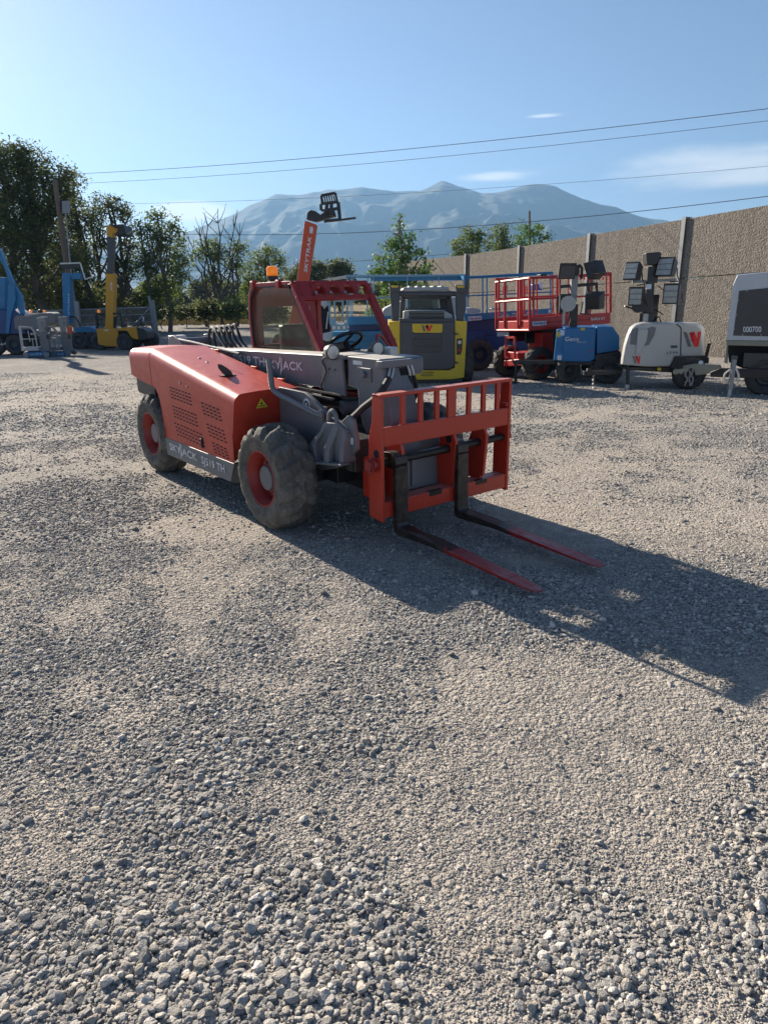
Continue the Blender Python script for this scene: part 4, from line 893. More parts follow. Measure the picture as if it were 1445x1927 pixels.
for pts in ([(533, 148), (612, 150), (607, 205), (536, 205)], [(1030, 145), (1112, 145), (1108, 205), (1038, 205)]):
    a_ = Q('arm_cap', M['charcoal'], pts, .06, .25, .015)
    u0, u1 = pts[0][0] + 8, pts[1][0] - 8; Q('yellow_tip', M['yellow'], [(u0, 150), (u1, 150), (u1 - 10, 166), (u0 + 10, 166)], .05, .02, .002, a_)
mb = MB(); mb.cyl(at2(pl, z6, (600, 212), .2), at2(pl, z6, (1045, 212), .2), .06, 14); mb.build('cross_tube', M['charcoal'], S, world=True)
cabs = Q('cab', M['charcoal'], [(612, 235), (1030, 235), (1040, 425), (612, 425)], .95, .08, .01)
bpy.data.objects.remove(cabs); mb = MB()
for a, b in (((640, 190), (622, 425)), ((975, 190), (1005, 425)), ((640, 236), (985, 236)), ((655, 340), (975, 340))): mb.beam(at2(pl, z6, a, .8), at2(pl, z6, b, .8), .11, .11)
cabs = mb.build('cab', M['charcoal'], S, world=True, bevel=.01)
Q('rear_window', M['clearglass'], [(672, 240), (920, 240), (920, 335), (672, 335)], .85, .01, 0, cabs)
Q('cab_side', M['charcoal'], [(915, 240), (1000, 240), (1030, 425), (915, 425)], 1.0, .6, .01, cabs)
rf = Q('roof', M['offwhite'], [(622, 190), (640, 165), (980, 158), (985, 190)], .5, 1.2, .03)
mb = MB()
for x in (680, 740, 800, 860, 920): quad(mb, pl, [z6(x, 152), z6(x + 25, 152), z6(x + 25, 175), z6(x, 175)], .52, 1.1)
mb.build('roof_rib', M['offwhite'], rf, world=True, bevel=.01)
hd_ = Q('engine_cover', M['offwhite'], [(640, 345), (675, 338), (945, 338), (1008, 370), (1012, 402), (638, 402)], .25, .5, .02)
mb = MB()
for k in range(5): quad(mb, pl, [z6(682, 346 + k * 11), z6(945, 346 + k * 11), z6(948, 352 + k * 11), z6(680, 352 + k * 11)], .22, .04)
mb.build('grille', M['dark'], hd_, world=True)
Q('shelf', M['charcoal'], [(610, 402), (1028, 402), (1028, 426), (610, 426)], 0, .6, .01)
Q('counterweight', M['panel_dark'], [(640, 862), (1090, 850), (1080, 885), (660, 905)], .1, 1.0, .02)
for (x, dx) in ((1128, 0), (560, 0)):
    c0 = at2(pl, z6, (x, 880)); 
    for yy in (.45, 1.55): bgwheel(S, (c0.x, 16.3 + yy, ground_z(16.3 + yy)), .40, .27, radians(90), M['yellow'], dirn=-1 if x > 900 else 1)

# ------------------------------------------------------------ scissor lifts behind
def rail(mb, pl, pts, r=.022, off=0): mb.tube([pl.at(u, v, off) for u, v in pts], r, 8)
# large blue lift with railed deck
plb = Plane(2.6, 20.0, 12)
zb = Z(860, 500, 4.817); B = thing('scissor_lift', 'dark blue rough-terrain scissor lift with railed deck between the skid-steer and the red lift', 'scissor lift', (4.1, 20.6, ground_z(20.6)), group='scissor lifts')
mb = MB(); DW = 1.7
quad(mb, plb, [zb(60, 440), zb(860, 385), zb(860, 440), zb(345, 480), zb(80, 510)], 0, .06)
dk = mb.build('platform', M['blue'], B, world=True, bevel=.01)
Q('platform_floor', M['blue'], [(70, 470), (860, 410), (860, 425), (70, 486)], .06, DW - .12, 0, B, zb, plb)
Q('platform_side', M['blue'], [(60, 445), (860, 388), (860, 425), (60, 486)], DW - .06, .06, 0, B, zb, plb)
for off in (0, DW - .04):
    mb = MB(); 
    rail(mb, plb, [zb(75, 105), zb(240, 98), zb(865, 62)], .03, off); rail(mb, plb, [zb(70, 275), zb(860, 238)], .018, off)
    for x, y0, y1 in ((72, 105, 450), (230, 98, 440), (268, 97, 436), (590, 80, 415), (845, 65, 395), (862, 62, 395), (440, 88, 425)): rail(mb, plb, [zb(x, y0), zb(x, y1)], .022, off)
    mb.build('guard_rail', M['blue'], B, world=True)
mb = MB(); quad(mb, plb, [zb(75, 100), zb(865, 58), zb(865, 82), zb(75, 122)], DW - .06, .03); quad(mb, plb, [zb(60, 90), zb(75, 90), zb(75, 130), zb(60, 130)], 0, DW); mb.build('toe_board', M['blue'], B, world=True)
for q__ in ([zb(80, 385), zb(150, 380), zb(215, 395), zb(215, 425), zb(85, 432)], [zb(330, 385), zb(400, 382), zb(400, 400), zb(330, 404)]): quad(MB(), plb, q__, .3, .45).build('deck_tray', M['offwhite'], B, world=True, bevel=.02)
Q('control_box', M['towerblue'], [(690, 170), (780, 150), (780, 220), (700, 225)], .1, .25, .02, B, zb, plb); Q('control_sticker', M['white'], [(732, 150), (778, 145), (776, 215), (750, 205)], .08, .015, 0, B, zb, plb)
Q('manual_box', M['hose'], [(755, 78), (815, 74), (812, 108), (755, 112)], .05, .25, .01, B, zb, plb)
text_part('maker_lettering', 'Genie', M['white'], dk, at2(plb, zb, (368, 480), -.01), at2(plb, zb, (470, 470), -.01), at2(plb, zb, (368, 435), -.01), shear=.3, bold=.02, world=True)
text_part('model_lettering', 'GS-2668RT', M['white'], dk, at2(plb, zb, (492, 472), -.01), at2(plb, zb, (700, 458), -.01), at2(plb, zb, (492, 430), -.01), shear=.3, bold=.02, world=True)
st_ = Q('sticker', M['sticker'], [(98, 462), (220, 455), (222, 492), (100, 500)], -.012, .008, 0, dk, zb, plb)
text_part('sticker_lettering', 'Vertical', M['navy'], dk, at2(plb, zb, (106, 490), -.02), at2(plb, zb, (212, 483), -.02), at2(plb, zb, (106, 470), -.02), bold=.02, world=True)
Q('control_tag', M['white'], [(825, 398), (850, 396), (850, 425), (825, 427)], -.012, .008, 0, dk, zb, plb)
Q('scissor_pack', M['navy'], [(80, 510), (345, 480), (860, 445), (860, 640), (90, 640)], .35, .9, .01, B, zb, plb)
Q('chassis', M['navy'], [(80, 640), (860, 620), (860, 760), (90, 770)], .15, 1.3, .02, B, zb, plb)
Q('battery_box', M['navy'], [(90, 600), (235, 590), (235, 740), (95, 745)], .02, .3, .02, B, zb, plb)
for x in (185, 780):
    c0 = at2(plb, zb, (x, 940), .1)
    for off in (0, 1.35): q_ = c0 + plb.n * off; bgwheel(B, (q_.x, q_.y, ground_z(q_.y)), .46, .32, radians(12), M['navy'], dirn=-1 if off == 0 else 1)
# red scissor lift
zr = zb; plr = Plane(4.9, 17.2, 24); corner = plr.at(*zr(655, 590))
plr = Plane(corner.x, corner.y, 24); ple = Plane(corner.x, corner.y, 24 + 90)
L_ = thing('scissor_lift', 'red rough-terrain scissor lift with railed deck, behind the blue light tower', 'scissor lift', (corner.x + 1.3, corner.y + 1.3, ground_z(corner.y + 1.3)), group='scissor lifts')
dk = Q('platform', M['red_lift'], [(658, 478), (905, 455), (1388, 424), (1388, 520), (1250, 545), (655, 590)], 0, .06, .01, L_, zr, plr)
def endpt(x, y, off=0.0): return ple.at(*zr(x, y), off)
EW = (endpt(350, 590) - corner); EW.z = 0; EL = EW.length; EN = EW.normalized()
def red_w(x, y, f=0.0): return plr.at(*zr(x, y)) + EN * (EL * f)
mb = MB()   # end gate facing the camera
def eb(a, b, r=.024): mb.tube([endpt(*a), endpt(*b)], r, 8)
for a, b in (((350, 150), (655, 112)), ((350, 330), (655, 305)), ((352, 155), (352, 590)), ((375, 155), (375, 340)), ((430, 150), (430, 560)), ((550, 125), (550, 560)), ((570, 125), (570, 540)), ((655, 105), (655, 590)), ((352, 585), (655, 585))): eb(a, b, .03)
for x in (415, 440, 545, 620): mb.tube([endpt(x, 260), endpt(x, 190), endpt(x + 12, 180), endpt(x + 14, 260)], .012, 6)
gate = mb.build('entry_gate', M['red_lift'], L_, world=True)
mb = MB(); mb.prism([endpt(350, 505), endpt(655, 500), endpt(655, 590), endpt(350, 590)], plr.t * .05); mb.build('kick_plate', M['red_lift'], gate, world=True, bevel=.01)
mb = MB(); mb.prism([endpt(352, 160), endpt(375, 158), endpt(375, 320), endpt(352, 322)], plr.t * .03); mb.build('gate_plate', M['red_lift'], gate, world=True)
for f in (0.0, 1.0):
    mb = MB()
    for a, b, r in (((655, 110), (910, 105), .027), ((910, 105), (1390, 68), .027), ((660, 305), (910, 290), .022), ((910, 290), (1370, 265), .022), ((690, 110), (690, 470), .025), ((905, 105), (905, 470), .03), ((930, 100), (930, 455), .025), ((1388, 68), (1388, 425), .035), ((1350, 95), (1350, 430), .018), ((1200, 85), (1200, 440), .02), ((1050, 95), (1050, 445), .02)):
        mb.tube([red_w(*a, f), red_w(*b, f)], r, 8)
    mb.build('guard_rail', M['red_lift'], L_, world=True)
mb = MB(); mb.prism([red_w(1110, 75), red_w(1390, 66), red_w(1390, 92), red_w(1110, 105)], plr.n * .03)
for k in range(9): mb.tube([red_w(1080 + k * 34, 102), red_w(1080 + k * 34, 128)], .02, 6)
mb.build('rail_lugs', M['red_lift'], L_, world=True)
mb = MB(); mb.prism([red_w(660, 520), red_w(1388, 470), red_w(1388, 478), red_w(660, 530)], EN * EL); mb.build('platform_floor', M['red_lift'], L_, world=True)
mb = MB(); mb.prism([red_w(660, 490, 1), red_w(1388, 430, 1), red_w(1388, 510, 1), red_w(660, 585, 1)], plr.n * .05); mb.build('platform_side', M['red_lift'], L_, world=True)
text_part('model_lettering', 'SJ6826 RT', M['white'], dk, at2(plr, zr, (1208, 502), -.01), at2(plr, zr, (1338, 497), -.01), at2(plr, zr, (1208, 472), -.01), bold=.02, world=True)
Q('sticker', M['sticker'], [(680, 508), (808, 500), (808, 538), (682, 546)], -.012, .008, 0, dk, zr, plr)
text_part('sticker_lettering', 'Vertical', M['navy'], dk, at2(plr, zr, (688, 536), -.02), at2(plr, zr, (800, 528), -.02), at2(plr, zr, (688, 512), -.02), bold=.02, world=True)
mb = MB(); mb.prism([endpt(475, 560, -.03), endpt(572, 556, -.03), endpt(572, 588, -.03), endpt(475, 592, -.03)], plr.t * .01); mb.prism([endpt(362, 600, -.03), endpt(465, 600, -.03), endpt(465, 636, -.03), endpt(362, 640, -.03)], plr.t * .01); mb.build('label_plate', M['sticker'], gate, world=True)
mb = MB()
for k in range(4):
    for a, b in (((700, 590 + k * 26), (1350, 618 + k * 22)), ((700, 616 + k * 26), (1350, 592 + k * 22))):
        mb.beam(red_w(*a, .25), red_w(*b, .25), .05, .10); mb.beam(red_w(*a, .75), red_w(*b, .75), .05, .10)
mb.build('scissor_arms', M['black'], L_, world=True)
Q('chassis', M['red_lift'], [(640, 800), (1340, 760), (1340, 850), (640, 890)], .25, .9, .02, L_, zr, plr)
Q('engine_box', M['red_lift'], [(765, 610), (870, 600), (870, 860), (765, 870)], .05, .5, .02, L_, zr, plr); Q('engine_box', M['black'], [(880, 690), (1300, 660), (1300, 800), (880, 850)], .1, 1.1, .02, L_, zr, plr)
mb = MB()
for a, b in (((440, 650), (440, 835)), ((522, 645), (522, 830)), ((440, 652), (522, 647)), ((440, 745), (522, 740)), ((440, 832), (522, 828))): mb.beam(endpt(*a, -.05), endpt(*b, -.05), .05)
mb.build('ladder', M['red_lift'], L_, world=True)
mb = MB().prism([endpt(420, 860), endpt(600, 840), endpt(600, 905), endpt(420, 915)], plr.t * .3); mb.build('axle', M['red_lift'], L_, world=True, bevel=.02)
for f in (0.06, 0.95):
    q_ = red_w(700, 900, 0) ; q_ = Vector((corner.x, corner.y, 0)) + EN * EL * f + plr.t * .35; bgwheel(L_, (q_.x, q_.y, ground_z(q_.y)), .40, .30, radians(24), M['red_lift'], dirn=-1 if f < .5 else 1)
    q_ = q_ + plr.t * 1.75; bgwheel(L_, (q_.x, q_.y, ground_z(q_.y)), .40, .30, radians(24), M['red_lift'], dirn=-1 if f < .5 else 1)
# blue scissor lift seen through the cab of the red telehandler
zc_ = Z(590, 500, 8.5); plc = Plane(-.2, 20.5, -4)
K = thing('scissor_lift', 'blue scissor lift with pale blue entry ladder, seen through the cab of the red telehandler', 'scissor lift', (.6, 21.3, ground_z(21.3)), group='scissor lifts')
def ext_(p0, p1, f): return (p0[0] + (p1[0] - p0[0]) * f, p0[1] + (p1[1] - p0[1]) * f)
dk = Q('platform', M['blue'], [(555, 815), (1060, 805), (2200, 760), (2200, 860), (1060, 940), (560, 950)], 0, .06, .01, K, zc_, plc)
Q('platform_floor', M['blue'], [(555, 900), (2200, 840), (2200, 850), (555, 912)], .06, 1.55, 0, K, zc_, plc)
Q('chassis', M['blue'], [(290, 1060), (1100, 1040), (2200, 1000), (2200, 1330), (330, 1340)], .1, 1.3, .02, K, zc_, plc)
Q('scissor_pack', M['navy'], [(560, 950), (1060, 940), (2100, 880), (2100, 1040), (560, 1060)], .3, 1.0, .01, K, zc_, plc)
for y in (1120, 1210): Q('side_rib', M['blue'], [(560, y), (2100, y - 40), (2100, y - 30), (560, y + 10)], .06, .05, 0, K, zc_, plc)
for off in (0, 1.6):
    mb = MB()
    rail(mb, plc, [zc_(520, 165), zc_(1445, 165), zc_(2420, 150)], .03, off); rail(mb, plc, [zc_(520, 560), zc_(1100, 510), zc_(2420, 480)], .02, off)
    for x in (545, 590, 620, 860, 920, 960, 1500, 2000, 2400): rail(mb, plc, [zc_(x, 165), zc_(x, 815)], .018, off)
    mb.build('guard_rail', M['blue_lite'] if off == 0 else M['blue'], K, world=True)
Q('rail_board', M['blue'], [(520, 150), (2440, 140), (2440, 235), (930, 245), (930, 200), (520, 185)], .05, .03, 0, K, zc_, plc)
Q('entry_ramp', M['offwhite'], [(130, 225), (500, 155), (525, 165), (525, 225), (500, 200), (250, 235)], -.1, .6, .005, K, zc_, plc)
mb = MB()
for a, b in (((250, 500), (270, 930)), ((330, 520), (350, 860)), ((470, 510), (460, 870)), ((540, 560), (545, 850)), ((250, 500), (490, 510)), ((350, 560), (470, 565))): mb.beam(plc.at(*zc_(*a), -.3), plc.at(*zc_(*b), -.3), .05)
ld = mb.build('entry_ladder', M['blue_lite'], K, world=True)
mb = MB(); quad(mb, plc, [zc_(262, 845), zc_(350, 845), zc_(355, 935), zc_(480, 935), zc_(490, 845), zc_(562, 840), zc_(562, 930), zc_(530, 1045), zc_(310, 1045), zc_(265, 930)], -.34, .1); mb.build('step_pan', M['blue_lite'], ld, world=True, bevel=.01)
for u0, v0 in ((362, 885), (420, 885), (490, 870), (310, 970), (385, 970), (470, 965)): Q('label', M['white'], [(u0, v0), (u0 + 40, v0), (u0 + 40, v0 + 45), (u0, v0 + 45)], -.36, .01, 0, ld, zc_, plc)
Q('control_box', M['hose'], [(660, 500), (840, 500), (840, 580), (660, 590)], .3, .3, .01, K, zc_, plc)
for x in (470, 1500):
    c0 = plc.at(*zc_(x, 1500), .1)
    for off in (0, 1.35): q_ = c0 + plc.n * off; bgwheel(K, (q_.x, q_.y, ground_z(q_.y)), .42, .28, radians(-4), M['navy'])

# ------------------------------------------------------------ light towers
def lamp_head(parent, c, w, h, d, az_, tilt, face_mat, hood_mat, rows=3):
    """floodlight box; az_ = heading of the face, tilt = down (positive)"""
    R_ = Matrix.Rotation(radians(az_), 3, 'Z') @ Matrix.Rotation(radians(-tilt), 3, 'X'); c = Vector(c)
    P = lambda x, y, z: c + R_ @ Vector((x, y, z))
    mb = MB(); k = .72
    mb.hexa([P(-w / 2, -d / 2, -h / 2), P(w / 2, -d / 2, -h / 2), P(w / 2 * k, d / 2, -h / 2 * k), P(-w / 2 * k, d / 2, -h / 2 * k), P(-w / 2, -d / 2, h / 2), P(w / 2, -d / 2, h / 2), P(w / 2 * k, d / 2, h / 2 * k), P(-w / 2 * k, d / 2, h / 2 * k)])
    o = mb.build('floodlight', hood_mat, parent, world=True, bevel=.01)
    mb = MB(); e = .03
    for r in range(rows):
        z0 = -h / 2 + e + (h - 2 * e) * r / rows; z1 = -h / 2 + e + (h - 2 * e) * (r + .9) / rows
        mb.hexa([P(-w / 2 + e, -d / 2 - .012, z0), P(w / 2 - e, -d / 2 - .012, z0), P(w / 2 - e, -d / 2, z0), P(-w / 2 + e, -d / 2, z0), P(-w / 2 + e, -d / 2 - .012, z1), P(w / 2 - e, -d / 2 - .012, z1), P(w / 2 - e, -d / 2, z1), P(-w / 2 + e, -d / 2, z1)])
    mb.build('lens', face_mat, o, world=True)
    mb = MB(); mb.tube([P(w / 2 + .02, 0, 0), P(w / 2 + .03, d * .2, -h * .35), P(w / 2 + .03, d / 2 + .06, -h * .55), P(0, d / 2 + .1, -h * .55)], .012, 6); mb.build('yoke', M['black'], o, world=True)
    return o
# white tower
zw = Z(1130, 380, 4.587); plw = Plane(5.9, 14.2, -6)
T = thing('light_tower', 'white towable light tower with grey and red letter logo, lamps raised on a black mast', 'light tower', (5.9, 14.7, ground_z(14.7)), group='towable light towers')
def W_(x, y, off=0.0): return plw.at(*zw(x, y), off)
# shell: stations across, section in depth
mb = MB(); side = [(168, 1405), (175, 1350), (195, 1230), (225, 1130), (250, 1080), (290, 1050), (350, 1035), (480, 1035), (620, 1036), (740, 1038), (850, 1042), (893, 1085), (893, 1335), (650, 1335), (612, 1420), (400, 1423)]
sh = []
for off, f in ((.0, 0), (.10, .0), (.16, 0), (.9, 0), (1.05, 0), (1.12, .0)):
    ins = {.0: 26, .10: 5, .16: 0, .9: 0, 1.05: 6, 1.12: 26}[off]
    row = []
    cx_, cy_ = 560, 1260
    for x, y in side:
        bx = x + (ins if x < cx_ else -ins) * 0.8; by = y + (ins if y < cy_ else 0) * 0.6
        row.append(W_(bx, by, off))
    sh.append(row)
n = len(side); allv = [v for r in sh for v in r]; fs = []
for i in range(len(sh) - 1):
    for k in range(n): fs.append((i * n + k, i * n + (k + 1) % n, (i + 1) * n + (k + 1) % n, (i + 1) * n + k))
fs += [tuple(range(n)), tuple((len(sh) - 1) * n + k for k in range(n))[::-1]]
mb.add(allv, fs); shell = mb.build('shell', M['offwhite'], T, world=True, bevel=.03, seg=3)
Q('shell_seam', M['dark'], [(655, 1052), (690, 1078), (697, 1095), (692, 1325), (684, 1325), (688, 1098), (680, 1082), (648, 1058)], -.004, .01, 0, shell, zw, plw)
logo_w(shell, W_(725, 1248, -.005), W_(880, 1250, -.005), W_(710, 1118, -.005)); logo_w(shell, W_(280, 1394, -.005), W_(352, 1396, -.005), W_(270, 1326, -.005))
text_part('model_lettering', 'LTV4', M['black_text'], shell, W_(568, 1314, -.004), W_(662, 1308, -.004), W_(568, 1294, -.004), bold=.02, world=True)
Q('shell_vent', M['charcoal'], [(603, 1238), (660, 1238), (660, 1260), (603, 1262)], -.004, .01, 0, shell, zw, plw)
Q('recess_panel', M['grey'], [(250, 1230), (262, 1130), (290, 1085), (320, 1085), (312, 1235)], -.005, .02, .004, shell, zw, plw)
Q('recess_panel', M['grey'], [(345, 1250), (360, 1110), (440, 1075), (478, 1085), (462, 1150), (415, 1235)], -.005, .02, .004, shell, zw, plw)
Q('mast_fairing', M['offwhite'], [(300, 1320), (322, 1100), (342, 1095), (395, 1095), (410, 1105), (398, 1200), (350, 1290)], -.05, .1, .02, shell, zw, plw)
Q('amber_reflector', M['yellow_decal'], [(490, 1432), (520, 1432), (520, 1455), (490, 1455)], .02, .02, 0, T, zw, plw)
Q('trailer_frame', M['black'], [(180, 1425), (400, 1428), (640, 1425), (890, 1400), (890, 1450), (640, 1475), (190, 1450)], .1, .9, .01, T, zw, plw)
Q('fender', M['black'], [(600, 1430), (650, 1338), (900, 1325), (935, 1345), (930, 1400), (880, 1380), (860, 1360), (720, 1365), (660, 1420), (640, 1440)], -.02, .3, .01, T, zw, plw)
mast = MB(); mast.beam(W_(380, 1105, .35), W_(398, 960, .35), .22, .2); mast.beam(W_(398, 960, .35), W_(430, 560, .35), .16, .16); mast.beam(W_(445, 1060, .5), W_(470, 800, .5), .14, .1); mast.beam(W_(455, 700, .4), W_(490, 440, .4), .10, .16)
mo = mast.build('mast', M['black'], T, world=True, bevel=.01)
Q('mast_label', M['sticker'], [(392, 710), (438, 708), (434, 752), (392, 754)], .20, .02, 0, mo, zw, plw); Q('mast_sleeve', M['lamp_face'], [(370, 965), (410, 965), (405, 1085), (362, 1085)], .2, .05, 0, mo, zw, plw)
Q('mast_head', M['black'], [(390, 440), (515, 430), (510, 500), (470, 545), (400, 545)], .2, .3, .02, mo, zw, plw)
mb = MB().beam(W_(270, 690, .35), W_(650, 670, .35), .05); mb.build('lamp_bar', M['galv'], mo, world=True)
mb = MB().cyl(W_(325, 900, .1), W_(325, 900, .3), .13, 20).tube([W_(320, 945, .15), W_(270, 920, .1), W_(205, 898, .05)], .018, 8); mb.build('winch', M['black'], mo, world=True)
for (x, y, w, h, a, ti) in ((285, 608, .31, .36, -48, 14), (575, 572, .36, .38, -50, 14), (315, 812, .29, .37, -35, -2), (622, 792, .32, .40, -42, 0)):
    lamp_head(mo, W_(x, y, .22), w, h, .24, a, ti, M['lamp_face'], M['black'])
mb = MB().tube([W_(490, 720, .4), W_(560, 780, .4), W_(560, 900, .4)], .01, 6).tube([W_(470, 930, .45), W_(540, 975, .45)], .012, 6).tube([W_(440, 1040, .4), W_(500, 990, .4), W_(520, 1040, .4)], .015, 6); mb.build('cable', M['hose'], mo, world=True)
for off in (0.02, 1.05):
    q_ = W_(750, 1560, off); bgwheel(T, (q_.x, q_.y, ground_z(q_.y)), .335, .2, radians(-6), M['charcoal'], dirn=-1 if off < .5 else 1)
mb = MB().beam(W_(180, 1465, .45), W_(-150, 1478, .35), .09).beam(W_(-100, 1440, .35), W_(-115, 1500, .35), .09); tg = mb.build('tow_bar', M['black'], T, world=True, bevel=.006)
mb = MB().cyl(W_(232, 1410, .1), W_(230, 1580, .1), .035, 12); mb.beam(W_(240, 1400, .1), W_(300, 1395, .1), .03); jk = mb.build('jack_stand', M['black'], T, world=True)
MB().cyl(W_(229, 1575, .1), W_(226, 1628, .1), .04, 14).build('jack_foot', M['offwhite'], jk, world=True)
mb = MB().box(0, 0, 0, 0, 0, 0); mb = MB().beam(W_(905, 1340, .9), W_(935, 1225, .9), .05).beam(W_(920, 1230, .9), W_(950, 1228, .9), .04); mb.build('rear_jack', M['black'], T, world=True)
mb = MB(); 
for k in range(7): mb.tube([W_(-70 + (k % 2) * 5, 1500 + k * 17, .33), W_(-60 - (k % 2) * 5, 1508 + k * 17, .33)], .022, 6)
mb.build('safety_chain', M['steel'], tg, world=True)
# blue tower
zt = Z(860, 500, 4.817); plt_ = Plane(4.6, 15.6, -10)
U = thing('light_tower', 'blue towable light tower with black lamps folded round its grey mast', 'light tower', (4.9, 16.1, ground_z(16.1)), group='towable light towers')
def U_(x, y, off=0.0): return plt_.at(*zt(x, y), off)
mb = MB(); mb.hexa([U_(872, 860, .35), U_(950, 870, -.02), U_(1250, 872, 0), U_(1250, 820, 1.0), U_(900, 575, .35), U_(968, 562, -.02), U_(1255, 558, 0), U_(1255, 545, 1.0)])
mb = MB(); f_ = [(950, 868), (1200, 875), (1248, 850), (1258, 560), (970, 562)]; mb.prism([U_(x, y) for x, y in f_], plt_.n * 1.15)
ub = mb.build('shell', M['towerblue'], U, world=True, bevel=.03, seg=3)
mb = MB(); mb.hexa([U_(872, 856, .10), U_(952, 866, .012), U_(952, 866, .9), U_(872, 850, .9), U_(900, 580, .10), U_(972, 566, .012), U_(972, 566, .9), U_(905, 565, .9)]); mb.build('front_panel', M['towerblue'], ub, world=True, bevel=.02)
mb = MB(); mb.prism([U_(x, y, .03) for x, y in [(1262, 555), (1410, 552), (1470, 640), (1470, 770), (1262, 800)]], plt_.n * 1.05); mb.build('rear_shell', M['towerblue'], U, world=True, bevel=.02)
Q('fender', M['black'], [(1250, 805), (1480, 775), (1490, 830), (1440, 870), (1250, 880)], .0, 1.05, .02, U, zt, plt_)
text_part('maker_lettering', 'Genie', M['white'], ub, U_(978, 682, -.004), U_(1102, 684, -.004), U_(978, 645, -.004), shear=.15, bold=.02, world=True); text_part('model_lettering', 'TML-4N', M['white'], ub, U_(1085, 700, -.004), U_(1170, 700, -.004), U_(1085, 686, -.004), shear=.3, world=True)
for x0, y0, x1, y1, mm in ((905, 600, 930, 648, 'yellow_decal'), (935, 585, 970, 632, 'sticker'), (908, 815, 945, 855, 'white')):
    Q('decal', M[mm], [(x0, y1), (x1, y1), (x1, y0), (x0, y0)], -.03, .01, 0, ub, zt, plt_)
Q('decal', M['yellow_decal'], [(1118, 565), (1158, 565), (1158, 586), (1118, 586)], -.01, .008, 0, ub, zt, plt_)
Q('reflector', M['red_lens'], [(1205, 770), (1232, 770), (1232, 780), (1205, 780)], -.01, .01, 0, ub, zt, plt_); Q('reflector', M['red_lens'], [(1435, 765), (1462, 765), (1462, 775), (1435, 775)], .02, .01, 0, ub, zt, plt_)
Q('trailer_frame', M['black'], [(960, 872), (1440, 860), (1440, 900), (960, 905)], .1, .9, .01, U, zt, plt_)
mb = MB().beam(U_(1045, 555, .3), U_(1055, 350, .3), .16, .18).beam(U_(1010, 550, .3), U_(1080, 548, .3), .25, .2); mo = mb.build('mast', M['black'], U, world=True, bevel=.01)
mb = MB().beam(U_(1045, 330, .3), U_(1062, 80, .3), .14, .14); mb.build('inner_mast', M['galv'], mo, world=True, bevel=.01)
mb = MB().cyl(U_(1005, 345, .12), U_(1005, 345, .22), .17, 20).cyl(U_(1005, 345, .10), U_(1005, 345, .12), .09, 14); mb.build('cable_drum', M['offwhite'], mo, world=True, angle=30)
mb = MB().tube([U_(975, 360, .15), U_(965, 450, .15), U_(962, 530, .2)], .03, 8); mb.build('drum_cable', M['offwhite'], mo, world=True)
Q('mast_head', M['black'], [(1040, 10), (1105, -15), (1110, 60), (1095, 90), (1040, 90)], .2, .3, .02, mo, zt, plt_)
mb = MB().beam(U_(930, 190, .35), U_(1260, 165, .35), .07); mb.tube([U_(1100, -10, .25), U_(1130, 20, .25), U_(1125, 120, .25)], .03, 8); mb.beam(U_(1180, 160, .3), U_(1190, 260, .3), .05).beam(U_(1260, 150, .3), U_(1265, 260, .3), .05); mb.build('lamp_bar', M['black'], mo, world=True)
lamp_head(mo, U_(985, 42, .15), .38, .34, .2, 5, -12, M['charcoal'], M['black'], 1); lamp_head(mo, U_(1255, 28, .15), .40, .38, .25, 215, -25, M['lamp_face'], M['black'], 1)
lamp_head(mo, U_(965, 340, .3), .34, .40, .2, 20, 0, M['charcoal'], M['black'], 1); lamp_head(mo, U_(1235, 325, .15), .42, .38, .26, 150, 15, M['lamp_face'], M['black'], 1)
for off in (.05, 1.0):
    q_ = U_(1000, 985, off + .15); bgwheel(U, (q_.x, q_.y, ground_z(q_.y)), .31, .2, radians(20), M['charcoal']); 
    q_ = U_(1360, 960, off); bgwheel(U, (q_.x, q_.y, ground_z(q_.y)), .33, .2, radians(-10), M['charcoal'])
mb = MB().beam(U_(960, 872, .3), U_(520, 876, .1), .10, .09); mb.beam(U_(520, 870, .1), U_(505, 880, .1), .12); tg = mb.build('tow_bar', M['black'], U, world=True, bevel=.006)
mb = MB().cyl(U_(532, 880, .1), U_(530, 1062, .1), .035, 12).beam(U_(500, 1064, .1), U_(562, 1064, .1), .06); mb.build('jack_stand', M['black'], U, world=True)
hose(U, 'wiring', [U_(590, 880, .05) - U.location, U_(640, 960, .05) - U.location, U_(700, 955, .05) - U.location, U_(735, 885, .05) - U.location], .018, M['hose'])

# ------------------------------------------------------------ silver box generator trailer at the right edge
zg = Z(1260, 500, 6.881); plg = Plane(6.9, 12.9, -33)
G = thing('generator_trailer', 'silver box generator trailer with dark numbered side panel, cut by the right edge', 'trailer', (8.2, 13.6, ground_z(13.6)))
def G_(x, y, off=0.0): return plg.at(*zg(x, y), off)
bx = Q('housing', M['silver'], [(725, 968), (815, 240), (868, 120), (2600, -60), (2600, 990), (1273, 975)], 0, 1.5, .02, G, zg, plg)
Q('side_panel', M['panel_dark'], [(815, 905), (895, 325), (1500, 265), (2300, 220), (2300, 925), (1273, 915)], -.012, .02, .003, bx, zg, plg)
text_part('number_lettering', '000700', M['white'], bx, G_(945, 860, -.016), G_(1180, 858, -.016), G_(945, 790, -.016), bold=.03, world=True)
for x, y in ((993, 325), (880, 452), (855, 636), (830, 818), (938, 892), (1177, 895), (742, 958), (950, 960), (1165, 962)):
    c0 = G_(x, y, -.012); MB().lathe([(0, .012), (-.006, .011), (-.008, .001)], c0, (0, 1, 0), 8).build('rivet', M['steel'], bx, world=True)
Q('lower_rail', M['olive'], [(725, 970), (1273, 978), (2600, 990), (2600, 1045), (1273, 1045), (735, 1030)], .01, 1.45, .006, G, zg, plg)
